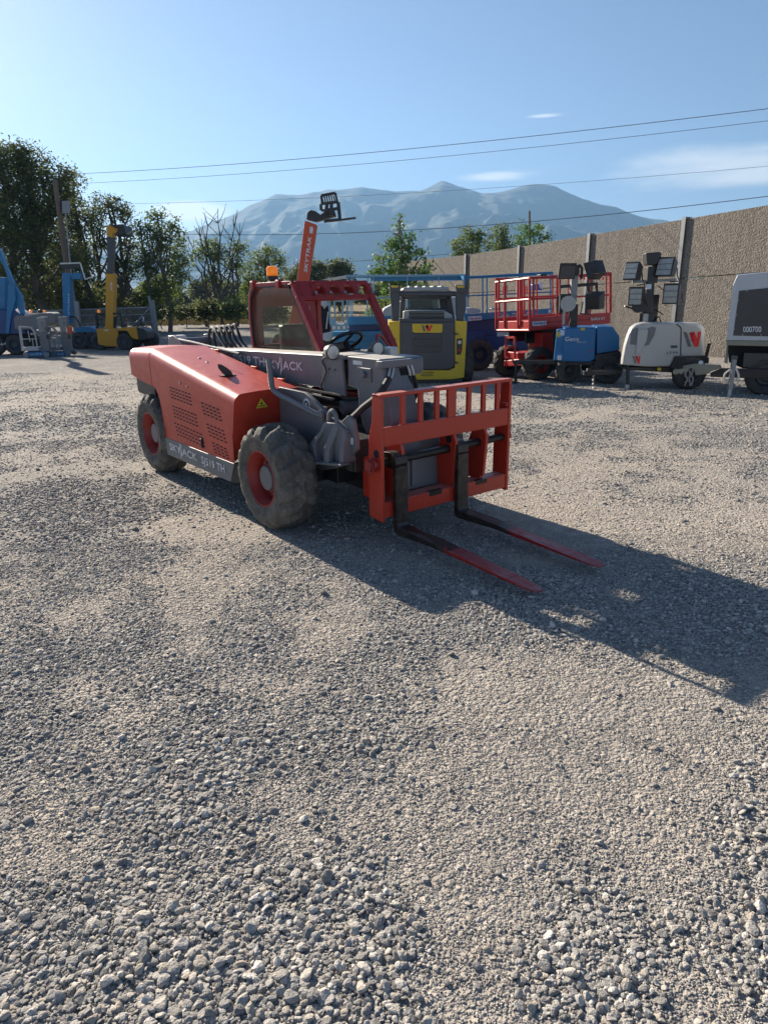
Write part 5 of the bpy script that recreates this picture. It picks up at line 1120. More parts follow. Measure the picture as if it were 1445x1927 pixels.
Q('chassis', M['dark'], [(740, 1035), (2500, 1050), (2500, 1360), (940, 1330), (760, 1250)], .35, 1.0, .01, G, zg, plg)
Q('corner_post', M['olive'], [(700, 1250), (735, 1035), (745, 1035), (735, 1270)], 0, .1, 0, G, zg, plg)
Q('lower_panel', M['panel_dark'], [(940, 1310), (960, 1130), (1500, 1140), (2300, 1150), (2300, 1345), (1273, 1340)], .02, .05, .005, G, zg, plg)
Q('trailer_frame', M['black'], [(660, 1330), (1273, 1345), (2500, 1350), (2500, 1460), (1100, 1460), (520, 1440), (520, 1390)], -.05, .1, .005, G, zg, plg)
Q('trailer_frame', M['black'], [(660, 1330), (1273, 1345), (2500, 1350), (2500, 1460), (1100, 1460), (700, 1430)], 1.2, .1, .005, G, zg, plg)
tb = Q('draw_bar', M['olive'], [(165, 1300), (320, 1275), (640, 1290), (660, 1330), (520, 1370), (500, 1400), (330, 1420), (300, 1330), (170, 1345)], -.1, .12, .01, G, zg, plg)
mb = MB().ball(G_(400, 1258, -.05), .045); mb.build('latch_knob', M['white'], tb, world=True)
mb = MB().ball(G_(75, 1375, -.1), .055).beam(G_(80, 1375, -.1), G_(230, 1340, -.08), .09, .07).cyl(G_(150, 1345, -.1), G_(150, 1400, -.1), .03, 10); mb.build('coupler', M['olive'], tb, world=True)
mb = MB()
rr = random.Random(4)
for j, (x0, xa) in enumerate(((210, 15), (255, -10), (290, 10))):
    for k in range(13): mb.tube([G_(x0 + xa * sin(k * .9), 1310 + k * 19, -.14), G_(x0 + xa * sin(k * .9 + .9) + (6 if k % 2 else -6), 1322 + k * 19, -.14)], .014, 6)
mb.build('safety_chain', M['steel'], tb, world=True)
mb = MB().tube([G_(205, 1540, -.12), G_(190, 1660, -.12)], .006, 6).tube([G_(325, 1450, -.12), G_(318, 1690, -.12)], .008, 6).ball(G_(312, 1710, -.12), .03); mb.build('hanging_cable', M['hose'], tb, world=True)
mb = MB().beam(G_(835, 1180, -.5), G_(775, 1600, -.5), .075, .075); jk = mb.build('jack_tube', M['galv'], G, world=True, bevel=.01)
MB().beam(G_(778, 1590, -.5), G_(745, 1805, -.5), .05, .05).build('jack_leg', M['offwhite'], jk, world=True, bevel=.006); MB().beam(G_(838, 1165, -.5), G_(828, 1215, -.5), .09, .09).build('jack_cap', M['charcoal'], jk, world=True, bevel=.01)
mb = MB().tube(smooth_pts([G_(790, 1340, -.5), G_(720, 1390, -.5), G_(700, 1440, -.5), G_(720, 1500, -.48)]), .02, 6).tube(smooth_pts([G_(850, 1330, -.5), G_(880, 1390, -.5), G_(885, 1450, -.5), G_(830, 1480, -.5)]), .02, 6); mb.build('rag', M['lens'], jk, world=True)
for off in (.0, 1.4):
    q_ = G_(1215, 1600, off + .12); bgwheel(G, (q_.x, q_.y, ground_z(q_.y)), .36, .22, radians(-33), M['charcoal'], dirn=-1 if off < .5 else 1)
# ------------------------------------------------------------ machines on the far left
za = Z(0, 560, 7.225); zy = Z(130, 400, 7.139)
def root_at(name, label, cat, x, y, group=None): return thing(name, label, cat, (x, y, ground_z(y)), 0, group)
# two small mast lifts
def mast_lift(pl, x0, label, sgn, wmat):
    T = root_at('mast_lift', label, 'personnel lift', pl.at(*za(x0 + 150, 790)).x, pl.y + .5, 'small mast lifts')
    q = lambda n, m, pts, off=0, d=.05, bv=.004, par=T: Q(n, m, [(x0 + a, b) for a, b in pts], off, d, bv, par, za, pl)
    bs = q('base', M['blue'], [(60, 745), (270, 740), (360, 735), (360, 790), (270, 800), (70, 815)], 0, .75, .02)
    mb = MB()
    for a, b, r in (((0, 400), (45, 725), .035), ((0, 400), (150, 400), .035), ((30, 565), (250, 560), .022), ((150, 400), (215, 480), .03), ((215, 480), (255, 715), .03), ((120, 450), (150, 600), .02), ((180, 560), (200, 690), .02)):
        mb.tube([pl.at(*za(x0 + a[0], a[1]), 0), pl.at(*za(x0 + b[0], b[1]), 0)], r, 6)
    for a, b in (((0, 400), (45, 725)), ((150, 400), (215, 480))): mb.tube([pl.at(*za(x0 + a[0] + 20, a[1]), .7), pl.at(*za(x0 + b[0] + 20, b[1]), .7)], .025, 6)
    mb.tube([pl.at(*za(x0, 400), 0), pl.at(*za(x0 + 20, 400), .7)], .025, 6)
    cg = mb.build('cage', wmat, T, world=True)
    q('cage_floor', wmat, [(55, 675), (262, 678), (265, 722), (60, 725)], -.02, .7, .01, cg)
    q('mast', M['grey_lite'], [(262, 470), (400, 485), (395, 600), (420, 730), (300, 735)], .25, .35, .02)
    q('mast_column', M['galv'], [(235, 280), (345, 262), (362, 400), (350, 440), (330, 340), (300, 330), (320, 440), (345, 470), (270, 480)], .25, .3, .01)
    q('mast_cap', wmat, [(232, 268), (345, 255), (352, 278), (235, 290)], .2, .4, .01)
    q('control_box', M['hose'], [(370, 505), (392, 505), (395, 560), (372, 560)], .2, .1, .004)
    text_part('maker_lettering', 'Genie GR-20', M['white'], bs, pl.at(*za(x0 + 130, 785), -.01), pl.at(*za(x0 + 310, 780), -.01), pl.at(*za(x0 + 130, 762), -.01), bold=.02, world=True)
    for a in (105, 380):
        c = pl.at(*za(x0 + a, 790), -.02); mb = MB().lathe([(.0, .12), (.08, .12), (.08, .05), (.082, .001)], (c.x, c.y, ground_z(c.y) + .12), (0, -1, 0), 18); mb.build('wheel', M['galv'], T, world=True)
        mb = MB().lathe([(.0, .12), (.08, .12), (.08, .001)], (c.x, c.y + .6, ground_z(c.y) + .12), (0, 1, 0), 18); mb.build('wheel', M['galv'], T, world=True)
    return T
mast_lift(Plane(-14.6, 32.4, 8), 265, 'small grey mast lift with white cage, nearest of the two by the blue boom lift', 1, M['offwhite'])
T2 = mast_lift(Plane(-13.9, 33.6, 8), 560, 'small grey mast lift with orange tag, in front of the blue telehandler', 1, M['galv'])
Q('orange_tag', M['orange'], [(915, 400), (985, 400), (990, 490), (925, 495)], -.05, .02, 0, T2, za, Plane(-13.9, 33.6, 8))
# large blue articulated boom lift, cut by the left edge
plz = Plane(-19, 35.5, 6)
A = root_at('boom_lift', 'large blue articulated boom lift with raised arms at the left edge', 'boom lift', -18.6, 36.2)
qa = lambda n, m, pts, off=0, d=.3, bv=.02, par=A, z_=za: Q(n, m, pts, off, d, bv, par, z_, plz)
z4 = Z(0, 380, 4.516)
qa('upper_arm', M['blue'], [(-200, 250), (-120, 230), (10, 425), (60, 560), (115, 690), (180, 800), (190, 860), (130, 830), (80, 690), (40, 560), (-30, 440)], .2, .35, .02, A, z4)
qa('shadow_boom', M['blue'], [(-210, 230), (-170, 215), (-330, -260), (-390, -250)], .1, .4, .02, A, z4)  # out-of-view boom length added to stretch the lift's shadow over the lot
qa('lower_arm', M['blue'], [(75, 700), (120, 690), (135, 830), (100, 960), (80, 1120), (50, 1120), (65, 880)], 0, .4, .02, A, z4)
qa('lower_arm', M['blue'], [(-10, 640), (50, 640), (45, 880), (40, 1100), (0, 1110), (-20, 900)], .5, .4, .02, A, z4)
qa('link', M['blue'], [(128, 830), (190, 850), (215, 960), (190, 975), (140, 880)], .2, .15, .02, A, z4)
qa('turntable', M['navy'], [(-300, 900), (110, 920), (215, 965), (215, 1120), (-300, 1130)], .1, 1.6, .03, A, z4)
tk = qa('cowl', M['grey_lite'], [(190, 280), (230, 240), (400, 245), (560, 215), (700, 210), (745, 235), (760, 330), (520, 430), (300, 440), (205, 430)], -.1, 1.0, .04)
qa('cowl_top', M['offwhite'], [(330, 225), (560, 205), (700, 203), (740, 225), (560, 222), (400, 252), (345, 262)], -.15, 1.0, .02)
qa('drive_chassis', M['dark'], [(-300, 480), (240, 480), (310, 620), (320, 700), (150, 720), (-300, 700)], .2, 1.6, .02)
mb = MB().ball(plz.at(*za(552, 190), 0), .11); mb.build('strobe', M['hose'], A, world=True)
for x in (427, 612): MB().lathe([(0, .07), (.12, .06), (.14, .001)], plz.at(*za(x, 208), .2), (0, 0, 1), 12).build('beacon', M['amber'], A, world=True)
for x in (-60, 215):
    c = plz.at(*za(x, 690), 0)
    for off in (.1, 1.9): bgwheel(A, (c.x, c.y + off, ground_z(c.y + off)), .5, .36, radians(6), M['navy'])
text_part('drive_lettering', '4x4', M['white'], tk, plz.at(*za(5, 652), -.12), plz.at(*za(85, 640), -.12), plz.at(*za(5, 622), -.12), shear=.2, bold=.02, world=True)
# blue telehandler, boom raised
plq = Plane(-16.5, 40.2, 0)
E_ = root_at('telehandler', 'blue telehandler with its boom raised, standing left of the yellow one', 'telehandler', -16.3, 41.2, 'telehandlers with raised booms')
qe = lambda n, m, pts, off=0, d=.3, bv=.02, par=None, z_=za, pl_=plq: Q(n, m, pts, off, d, bv, par or E_, z_, pl_)
bm_ = qe('boom', M['blue'], [(530, 600), (600, 610), (600, 1035), (540, 1030)], .5, .45, .02, None, z4)
text_part('boom_lettering', 'GTH-5519', M['white'], bm_, plq.at(*z4(594, 960), .48), plq.at(*z4(594, 780), .48), plq.at(*z4(580, 960), .48), bold=.02, world=True)
qe('boom_head', M['blue'], [(560, 610), (700, 600), (690, 660), (610, 655), (600, 625)], .45, .5, .02, bm_, z4)
qe('fork_frame', M['black'], [(515, 520), (690, 515), (700, 560), (715, 590), (725, 660), (710, 660), (680, 560), (535, 575), (525, 560)], .3, .1, .01, bm_, z4)
mb = MB().beam(plq.at(*z4(515, 524), .3), plq.at(*z4(685, 518), .3), .08).beam(plq.at(*z4(685, 518), .3), plq.at(*z4(728, 660), .3), .06).beam(plq.at(*z4(725, 658), .3), plq.at(*z4(805, 632), .3), .1, .06); mb.build('fork', M['lens'], bm_, world=True)
qe('body', M['blue'], [(1010, 420), (1080, 400), (1160, 395), (1230, 400), (1330, 440), (1330, 560), (1280, 610), (1180, 470), (1020, 480)], 0, 1.6, .03)
qe('chassis', M['dark'], [(1000, 480), (1180, 470), (1290, 610), (1300, 680), (1050, 690), (840, 640), (850, 500)], .3, 1.3, .02)
qe('lower_body', M['blue'], [(940, 500), (1050, 500), (1050, 610), (950, 620)], .1, .4, .02)
mb = MB().tube(smooth_pts([plq.at(*za(950, 265), .1), plq.at(*za(1010, 262), .1), plq.at(*za(1060, 310), .1), plq.at(*za(1100, 395), .1)]), .05, 8).tube(smooth_pts([plq.at(*za(950, 265), 1.1), plq.at(*za(1010, 262), 1.1), plq.at(*za(1060, 310), 1.1), plq.at(*za(1100, 395), 1.1)]), .05, 8).tube([plq.at(*za(810, 270), .1), plq.at(*za(960, 265), .1)], .05, 8); mb.build('cab_frame', M['black'], E_, world=True)
for x in (1110, 1290):
    c = plq.at(*za(x, 690), .1)
    for off in (0, 1.6): bgwheel(E_, (c.x, c.y + off, ground_z(c.y + off)), .5, .34, 0, M['navy'])
qe('work_lamp', M['lens'], [(1270, 515), (1330, 505), (1325, 540), (1300, 545)], -.1, .1, .01)
# yellow telehandler, boom raised
ply = Plane(-14.2, 38.8, 0)
Y_ = root_at('telehandler', 'yellow telehandler with a tall raised boom standing by the chain-link gate', 'telehandler', -14.0, 39.8, 'telehandlers with raised booms')
qy = lambda n, m, pts, off=0, d=.3, bv=.02, par=None: Q(n, m, pts, off, d, bv, par or Y_, zy, ply)
bm_ = qy('boom', M['yellow2'], [(495, 850), (480, 822), (605, 820), (600, 860), (608, 1130), (598, 1170), (595, 1560), (475, 1560), (492, 1480)], .3, .5, .02)
qy('boom_section', M['charcoal'], [(505, 320), (600, 335), (598, 480), (582, 820), (508, 820), (520, 560)], .38, .35, .02, bm_)
qy('boom_head', M['yellow2'], [(500, 190), (570, 182), (660, 215), (655, 270), (590, 285), (585, 335), (510, 315)], .3, .5, .02, bm_)
bk = qy('bucket', M['hose'], [(545, 165), (740, 165), (765, 300), (620, 310), (665, 215), (600, 190)], .1, 1.2, .02, bm_)
mb = MB().beam(ply.at(*zy(780, 290), .3), ply.at(*zy(890, 235), .3), .12, .05).tube([ply.at(*zy(440, 190), .6), ply.at(*zy(740, 165), .6)], .05, 6); mb.build('fork', M['olive'], bk, world=True)
text_part('boom_lettering', 'JCB', M['white'], bm_, ply.at(*zy(592, 1060), .28), ply.at(*zy(590, 940), .28), ply.at(*zy(562, 1060), .28), bold=.03, shear=.2, world=True)
qy('front_frame', M['yellow2'], [(370, 1560), (480, 1558), (620, 1558), (660, 1600), (668, 1800), (500, 1800), (395, 1770)], .1, .9, .03)
qy('maker_plate', M['white'], [(475, 1575), (530, 1572), (528, 1590), (472, 1592)], .08, .02, 0)
qy('engine_cover', M['yellow2'], [(655, 1555), (760, 1545), (905, 1540), (935, 1700), (910, 1705), (850, 1690), (780, 1590), (665, 1585)], .0, 1.2, .03)
qy('rear_cover', M['black'], [(905, 1545), (1000, 1560), (1050, 1600), (1060, 1700), (950, 1720), (930, 1690)], .05, 1.2, .03)
qy('chassis', M['dark'], [(640, 1590), (780, 1590), (850, 1700), (980, 1700), (960, 1750), (850, 1770), (640, 1800)], .2, 1.3, .02)
mb = MB()
for a, b in (((372, 1370), (380, 1560)), ((372, 1372), (500, 1368)), ((595, 1358), (690, 1358)), ((690, 1358), (740, 1540)), ((620, 1400), (620, 1560))): mb.beam(ply.at(*zy(*a), .35), ply.at(*zy(*b), .35), .10).beam(ply.at(*zy(*a), 1.3), ply.at(*zy(*b), 1.3), .10)
cb = mb.build('cab_frame', M['hose'], Y_, world=True)
qy('roof', M['sticker'], [(380, 1372), (500, 1366), (500, 1380), (382, 1388)], .3, 1.1, .01, cb); qy('window', M['clearglass'], [(384, 1425), (470, 1430), (470, 1555), (388, 1555)], .4, .02, 0, cb); qy('window', M['clearglass'], [(630, 1390), (690, 1380), (730, 1540), (635, 1545)], .4, .02, 0, cb)
MB().lathe([(0, .09), (.14, .08), (.17, .001)], ply.at(*zy(405, 1345), .5), (0, 0, 1), 12).build('beacon', M['amber'], cb, world=True)
for x, y in ((385, 1800), (750, 1800), (1025, 1700)):
    c = ply.at(*zy(x, 1780), .1 if x < 1000 else .5)
    for off in ((0, 1.5) if x < 1000 else (.9,)): bgwheel(Y_, (c.x, c.y + off + (.45 if x < 500 else .15), ground_z(c.y + off)), .47, .34, radians(-20 if x < 500 else 0), M['charcoal'])
mb = MB().tube([ply.at(*zy(910, 1545), -.1), ply.at(*zy(970, 1500), -.1)], .02, 6).box(0, 0, 0, 0, 0, 0); mb.v = mb.v[:-8]; mb.f = mb.f[:-6]; mb.m = mb.m[:-6]; mb.beam(ply.at(*zy(960, 1510), -.1), ply.at(*zy(990, 1480), -.1), .12, .2); mb.build('mirror', M['hose'], Y_, world=True)

# ------------------------------------------------------------ orange raised-boom handler behind the red one
zk = Z(300, 350, 3.6125); plk = Plane(-2.2, 27.0, 0)
O_ = root_at('telehandler', 'orange-red telehandler far behind with its lettered boom raised against the mountains', 'telehandler', plk.at(*zk(975, 900)).x, 27.6, 'telehandlers with raised booms')
qo = lambda n, m, pts, off=0, d=.3, bv=.02, par=None: Q(n, m, pts, off, d, bv, par or O_, zk, plk)
bo = qo('boom', M['orange'], [(988, 235), (1068, 262), (1060, 330), (1015, 620), (985, 1000), (870, 1000), (938, 620)], .2, .45, .02)
text_part('boom_lettering', 'SKYTRAK', M['white'], bo, plk.at(*zk(1004, 588), .19), plk.at(*zk(1034, 345), .19), plk.at(*zk(982, 585), .19), bold=.03, shear=.2, world=True)
qo('boom_decal', M['sticker'], [(1024, 275), (1046, 280), (1042, 325), (1020, 318)], .18, .02, 0, bo)
qo('boom_head', M['black'], [(1000, 225), (1005, 178), (1030, 163), (1060, 170), (1095, 195), (1135, 165), (1185, 155), (1200, 200), (1080, 235), (1060, 240), (1045, 235)], .15, .5, .02, bo)
mb = MB()
for k in range(7):
    x = 1103 + k * 16; mb.beam(plk.at(*zk(x, 65), -.1), plk.at(*zk(x + 12, 110), -.1), .05)
for a, b, w in (((1100, 66), (1196, 48), .09), ((1196, 48), (1210, 110), .08), ((1100, 66), (1108, 120), .08), ((1098, 122), (1215, 108), .09), ((1098, 125), (1100, 165), .10), ((1215, 110), (1228, 232), .12), ((1140, 125), (1135, 165), .12), ((1170, 120), (1168, 200), .12), ((1130, 165), (1222, 152), .10), ((1100, 165), (1135, 168), .08), ((1120, 240), (1228, 228), .10)):
    mb.beam(plk.at(*zk(*a), -.1), plk.at(*zk(*b), -.1), w)
fk = mb.build('fork_frame', M['black'], bo, world=True)
for a, b in (((1222, 232), (1335, 217)), ((1125, 242), (1225, 226))): MB().beam(plk.at(*zk(*a), -.2), plk.at(*zk(*b), -.2), .14, .06).build('fork', M['black'], fk, world=True)
qo('body', M['orange'], [(830, 980), (1150, 980), (1180, 1080), (1180, 1140), (820, 1140)], -.2, 1.6, .03)
for x in (860, 1140):
    c = plk.at(*zk(x, 1180), -.2)
    for off in (0, 1.6): bgwheel(O_, (c.x, c.y + off, ground_z(c.y + off)), .55, .36, 0, M['orange'])
# dark stored machine and pale pickup glimpsed between
zm = zc_; plm = Plane(-1.9, 22.5, 0)
D_ = root_at('compressor', 'dark covered compressor glimpsed through the cab of the red telehandler', 'compressor', plm.at(*zm(150, 900)).x, 23.2)
Q('body', M['dark'], [(60, 620), (110, 590), (190, 600), (240, 700), (260, 1060), (90, 1060), (-150, 1060), (-150, 640)], 0, .9, .05, D_, zm, plm); Q('lid', M['offwhite'], [(60, 545), (190, 545), (215, 640), (170, 700), (140, 640), (70, 640)], -.03, .8, .03, D_, zm, plm)
Q('strut', M['lens'], [(225, 740), (240, 735), (215, 1010), (195, 1010)], -.06, .04, 0, D_, zm, plm); Q('lower_body', M['silver'], [(150, 1080), (300, 1045), (290, 1200), (200, 1210), (150, 1180)], -.06, .4, .02, D_, zm, plm); Q('skid', M['black'], [(-150, 1060), (280, 1060), (280, 1420), (-150, 1420)], .1, .7, .02, D_, zm, plm)
plv = Plane(.5, 26.5, 0); V__ = root_at('van', 'white van seen only through the cab of the skid-steer loader', 'van', 1.7, 27.3)
Q('body', M['offwhite'], [(480, 330), (560, 290), (700, 240), (1130, 235), (1150, 440), (1150, 560), (480, 560)], 0, 1.7, .08, V__, z6, plv)
Q('window', M['clearglass'], [(690, 262), (860, 258), (860, 318), (690, 322)], -.02, .03, .005, V__, z6, plv)
for x in (560, 1080): c = plv.at(*z6(x, 600), .1); bgwheel(V__, (c.x, c.y, ground_z(c.y)), .36, .22, 0, M['silver'])

# ------------------------------------------------------------ chain-link gate and fence
FY = 46.0; plf = Plane(-15, FY, 3)
fz_ = zy
fence = root_at('chain_link_fence', 'galvanised chain-link gate fence with pipe rails behind the telehandlers', 'fence', plf.at(*zy(1150, 1700)).x - 5, FY)
FP = lambda x, y, off=0: plf.at(*zy(x, y), off)
mb = MB()
for a, b, r in (((-900, 1340), (1100, 1275), .05), ((-900, 1395), (1120, 1368), .03), ((-900, 1520), (1150, 1470), .035), ((1095, 1275), (850, 1535), .035), ((110, 1310), (-80, 1450), .035)): mb.tube([FP(*a), FP(*b)], r, 8)
mb.build('rail', M['galv'], fence, world=True)
for pts, w in ((((105, 1190), (175, 1760)), .22), (((-600, 1200), (-560, 1760)), .16)):
    MB().beam(FP(*pts[0], -.05), FP(*pts[1], -.05), w).build('post', M['galv'], fence, world=True, bevel=.01)
gp__ = MB().beam(FP(1075, 1120, -.05), FP(1130, 1480, -.05), .12, .1); gp__.build('post', M['galv'], fence, world=True)
MB().beam(FP(1115, 1175, -.12), FP(1190, 1720, -.12), .26, .2).build('gate_post', M['galv'], fence, world=True, bevel=.01)
m, t, p = new_mat('chain_mesh'); V_ = t.nodes.new('ShaderNodeTexCoord').outputs['Object']; mpn = t.nodes.new('ShaderNodeSeparateXYZ'); t.links.new(V_, mpn.inputs[0])
def diag(sg): return mathn(t, 'LESS_THAN', mathn(t, 'FRACT', mathn(t, 'MULTIPLY', mathn(t, 'ADD', mathn(t, 'MULTIPLY', mpn.outputs[0], sg), mpn.outputs[2]), 12.0)), 0.10)
mk = mathn(t, 'MAXIMUM', diag(1.0), diag(-1.0)); tr = t.nodes.new('ShaderNodeBsdfTransparent'); ms = t.nodes.new('ShaderNodeMixShader')
t.links.new(mk, ms.inputs[0]); t.links.new(tr.outputs[0], ms.inputs[1]); t.links.new(p.outputs[0], ms.inputs[2]); t.links.new(ms.outputs[0], t.nodes['Material Output'].inputs[0]); p.inputs['Base Color'].default_value = (.4, .4, .4, 1); p.inputs['Metallic'].default_value = .6
mb = MB(); mb.add([FP(-900, 1340), FP(1100, 1275), FP(1165, 1710), FP(-850, 1800)], [(0, 1, 2, 3)]); mb.build('mesh', m, fence, world=True, smooth=False)
sg_ = MB(); quad(sg_, plf, [zy(990, 1400), zy(1012, 1398), zy(1012, 1458), zy(992, 1460)], -.08, .02); sg_.build('tag', M['sticker'], fence, world=True)

# ------------------------------------------------------------ utility pole, wires
plp = Plane(-19, 49.0, 0)
pole = root_at('utility_pole', 'leaning wooden utility pole with a grey box high on its side', 'utility pole', plp.at(150, 640).x, 49.0)
MB().tube([plp.at(152, 645), plp.at(140, 579), plp.at(122, 470), plp.at(112, 395), plp.at(104, 338)], [.23, .22, .19, .17, .15], 14).build('pole', M['wood'], pole, world=True)
MB().hexa([plp.at(117, 378, -.3), plp.at(132, 378, -.3), plp.at(132, 378, .2), plp.at(117, 378, .2), plp.at(118, 402, -.3), plp.at(133, 401, -.3), plp.at(133, 401, .2), plp.at(118, 402, .2)]).build('junction_box', M['galv'], pole, world=True, bevel=.02)
MB().tube([plp.at(124, 400, -.3), plp.at(131, 480, -.3), plp.at(146, 620, -.3)], .05, 8).build('conduit', M['galv'], pole, world=True)
def wire(label, a, b, sag, r, Ya, Yb, ext=1.25):
    A_ = CAM + ray(*a) * (Ya / ray(*a).y); B_ = CAM + ray(*b) * (Yb / ray(*b).y); B2 = A_ + (B_ - A_) * ext
    o = MB().tube([A_ + (B2 - A_) * k / 24 - Vector((0, 0, sag * 4 * (k / 24) * (1 - k / 24))) for k in range(25)], r, 6)
    ob = o.build('power_line', M['wire'], None); tag(ob, label, 'power line', 'wires crossing the sky'); return ob
M['wire'] = flat('wire_grey', (0.17, 0.18, 0.2), 0.6)
wire('topmost of the wires crossing the sky, running from the left pole top', (104, 329), (1445, 187), .5, .013, 49, 30)
wire('second wire from the top, just under the topmost one', (106, 347), (1445, 210), .5, .010, 49, 30)
wire('faint thin wire crossing in front of the mountain peaks', (200, 384), (1445, 299), .6, .010, 56, 44)
wire('lowest and darkest wire, passing behind the orange raised boom', (300, 439), (1445, 341), 1.1, .020, 56, 38)
wire('short low wire seen between the orange boom and the young green tree', (520, 500), (900, 473), .1, .022, 70, 64, 1.0)
plr2 = Plane(17, 70, 0)
fp2 = root_at('utility_pole', 'thin dark pole rising behind the trees beyond the wall', 'utility pole', plr2.at(996, 520).x, 70)
MB().tube([plr2.at(996, 560), plr2.at(996, 397)], [.16, .10], 8).build('pole', M['wood'], fp2, world=True)

# ------------------------------------------------------------ trees and shrubs
def leafmat(name, c0, c1, tr=0.35):
    m, t, p = new_mat(name); n = noise_tex(t, 0.9, 4, 0.6); n2 = noise_tex(t, 7, 3, 0.6)
    col = mixc(t, maprange(t, mathn(t, 'ADD', mathn(t, 'MULTIPLY', n, .6), mathn(t, 'MULTIPLY', n2, .4)), .35, .65, 0, 1), c0, c1); t.links.new(col, p.inputs['Base Color']); p.inputs['Roughness'].default_value = .6; p.inputs['Specular IOR Level'].default_value = .3
    tl = t.nodes.new('ShaderNodeBsdfTranslucent'); t.links.new(col, tl.inputs[0]); ms = t.nodes.new('ShaderNodeMixShader'); ms.inputs[0].default_value = tr
    t.links.new(p.outputs[0], ms.inputs[1]); t.links.new(tl.outputs[0], ms.inputs[2]); t.links.new(ms.outputs[0], t.nodes['Material Output'].inputs[0]); return m
M['leaf_dark'] = leafmat('dark_leaves', (0.05, 0.07, 0.025), (0.17, 0.19, 0.06), .5); M['leaf_mid'] = leafmat('green_leaves', (0.06, 0.10, 0.025), (0.19, 0.24, 0.07), .5); M['leaf_bright'] = leafmat('young_leaves', (0.06, 0.13, 0.03), (0.16, 0.27, 0.07), .4)
M['bark'] = paint('bark', (0.10, 0.085, 0.07), rough=.9, dust=.3, scale=2, bmp=.5); M['bark_pale'] = paint('pale_bark', (0.22, 0.20, 0.17), rough=.9, dust=.3, scale=2, bmp=.4)
def leaf_cloud(name, mat, parent, blobs, per_m2, leaf, seed, off0, twig=.35):
    """blobs: (centre, rx, ry, rz). Leaves gathered in clumps on twigs through each blob"""
    r_ = np.random.default_rng(seed); C = []
    for c, rx, ry, rz in blobs:
        ncl = max(3, int(per_m2 * 3.4 * rx * rz * 3.1 / 22)); 
        u = r_.normal(size=(ncl, 3)); u /= np.linalg.norm(u, axis=1)[:, None]; rad = r_.uniform(.25, 1.0, ncl) ** .5
        cc = np.array(c) + u * rad[:, None] * np.array([rx, ry, rz])
        kk = r_.integers(12, 32, ncl)
        for j in range(ncl):
            k = kk[j]; sz = twig * r_.uniform(.6, 1.3) * np.array([1, 1, .8]); C.append(cc[j] + r_.normal(size=(k, 3)) * sz * .55)
    P = np.concatenate(C); n = len(P)
    a = r_.normal(size=(n, 3)); a[:, 2] *= .6; a /= np.linalg.norm(a, axis=1)[:, None]; b = r_.normal(size=(n, 3)); b -= (b * a).sum(1)[:, None] * a; b /= np.linalg.norm(b, axis=1)[:, None]
    L = (leaf * r_.uniform(.6, 1.35, n))[:, None]; W = L * r_.uniform(.4, .65, (n, 1))
    V = np.stack([P - a * L * .5, P + b * W * .5, P + a * L * .5, P - b * W * .5], 1).reshape(-1, 3) - np.array(off0)
    F = np.arange(n * 4).reshape(n, 4); me = bpy.data.meshes.new(name); np_mesh(me, V, F, False); me.materials.append(mat)
    o = bpy.data.objects.new(name, me); COL.objects.link(o); o.parent = parent; return o
def limb(mb, a, b, r0, r1, rr, wob=.06, n=5):
    a = Vector(a); b = Vector(b); L = (b - a).length; P = [a + (b - a) * k / n + Vector((rr.uniform(-1, 1), rr.uniform(-1, 1), rr.uniform(-.4, .4))) * L * wob * (0 < k < n) for k in range(n + 1)]
    mb.tube(P, [r0 + (r1 - r0) * k / n for k in range(n + 1)], 7); return P
def tree(label, Y, base, blobs, mat, per=60, leaf=.24, trunk=.2, seed=1, name='tree', bark='bark', depth=None, stems=None, twigs=0, group=None, bare=(), twig=.4):
    """base (u, v) is where the trunk meets the ground line at distance Y; blobs (u, v, half width, half height) sighted at Y"""
    pl_ = Plane(0, Y, 0); B = pl_.at(*base); B.z = ground_z(Y); T = thing(name, label, 'shrub' if name in ('shrub',) else 'tree', B, 0, group)
    rr = random.Random(seed); mb = MB(); BL = []
    for u, v, ru, rv in blobs:
        c = pl_.at(u, v); rx = (pl_.at(u + ru, v) - c).length; rz = (pl_.at(u, v + rv) - c).length
        dy = rr.uniform(-.5, .5) * (depth or rx); BL.append(((c.x, c.y + dy, c.z), rx, max(rx * .9, .5), rz))
    stems = stems or [(0, 0)]
    for dx, lean in stems:
        b0 = B + Vector((dx, rr.uniform(-.3, .3), -.1)); top = max(BL, key=lambda q: q[0][2] - abs(q[0][0] - b0.x - lean) * .8)[0]
        h = (top[2] - B.z); T1 = Vector((b0.x + (top[0] - b0.x) * .7, b0.y + (top[1] - b0.y) * .7, B.z + h)); P = limb(mb, b0, T1, trunk, trunk * .25, rr, .025, 8)
        for c, rx, ry, rz in BL:
            k = min(range(len(P)), key=lambda i: abs(P[i].z - (B.z + (c[2] - B.z) * .55))); limb(mb, P[k], c, trunk * .38, .03, rr, .07)
            for _ in range(twigs):
                e = Vector(c) + Vector((rr.uniform(-1, 1) * rx, rr.uniform(-1, 1) * ry, rr.uniform(-.6, 1.0) * rz)); limb(mb, Vector(c), e, .05, .015, rr, .08, 3)
    for a, b, r0 in bare:
        P = limb(mb, pl_.at(*a), pl_.at(*b), r0, .02, rr, .04, 6)
        for k in range(1, 6):
            for _ in range(3):
                e = P[k] + Vector((rr.uniform(-1.2, 1.2), rr.uniform(-.8, .8), rr.uniform(.5, 1.8))); limb(mb, P[k], e, .035, .012, rr, .06, 3)
    mb.build('trunk', M[bark], T, world=True)
    leaf_cloud('crown', M[mat], T, BL, per, leaf, seed, B, twig); return T
G1 = 'trees along the far edge of the lot'
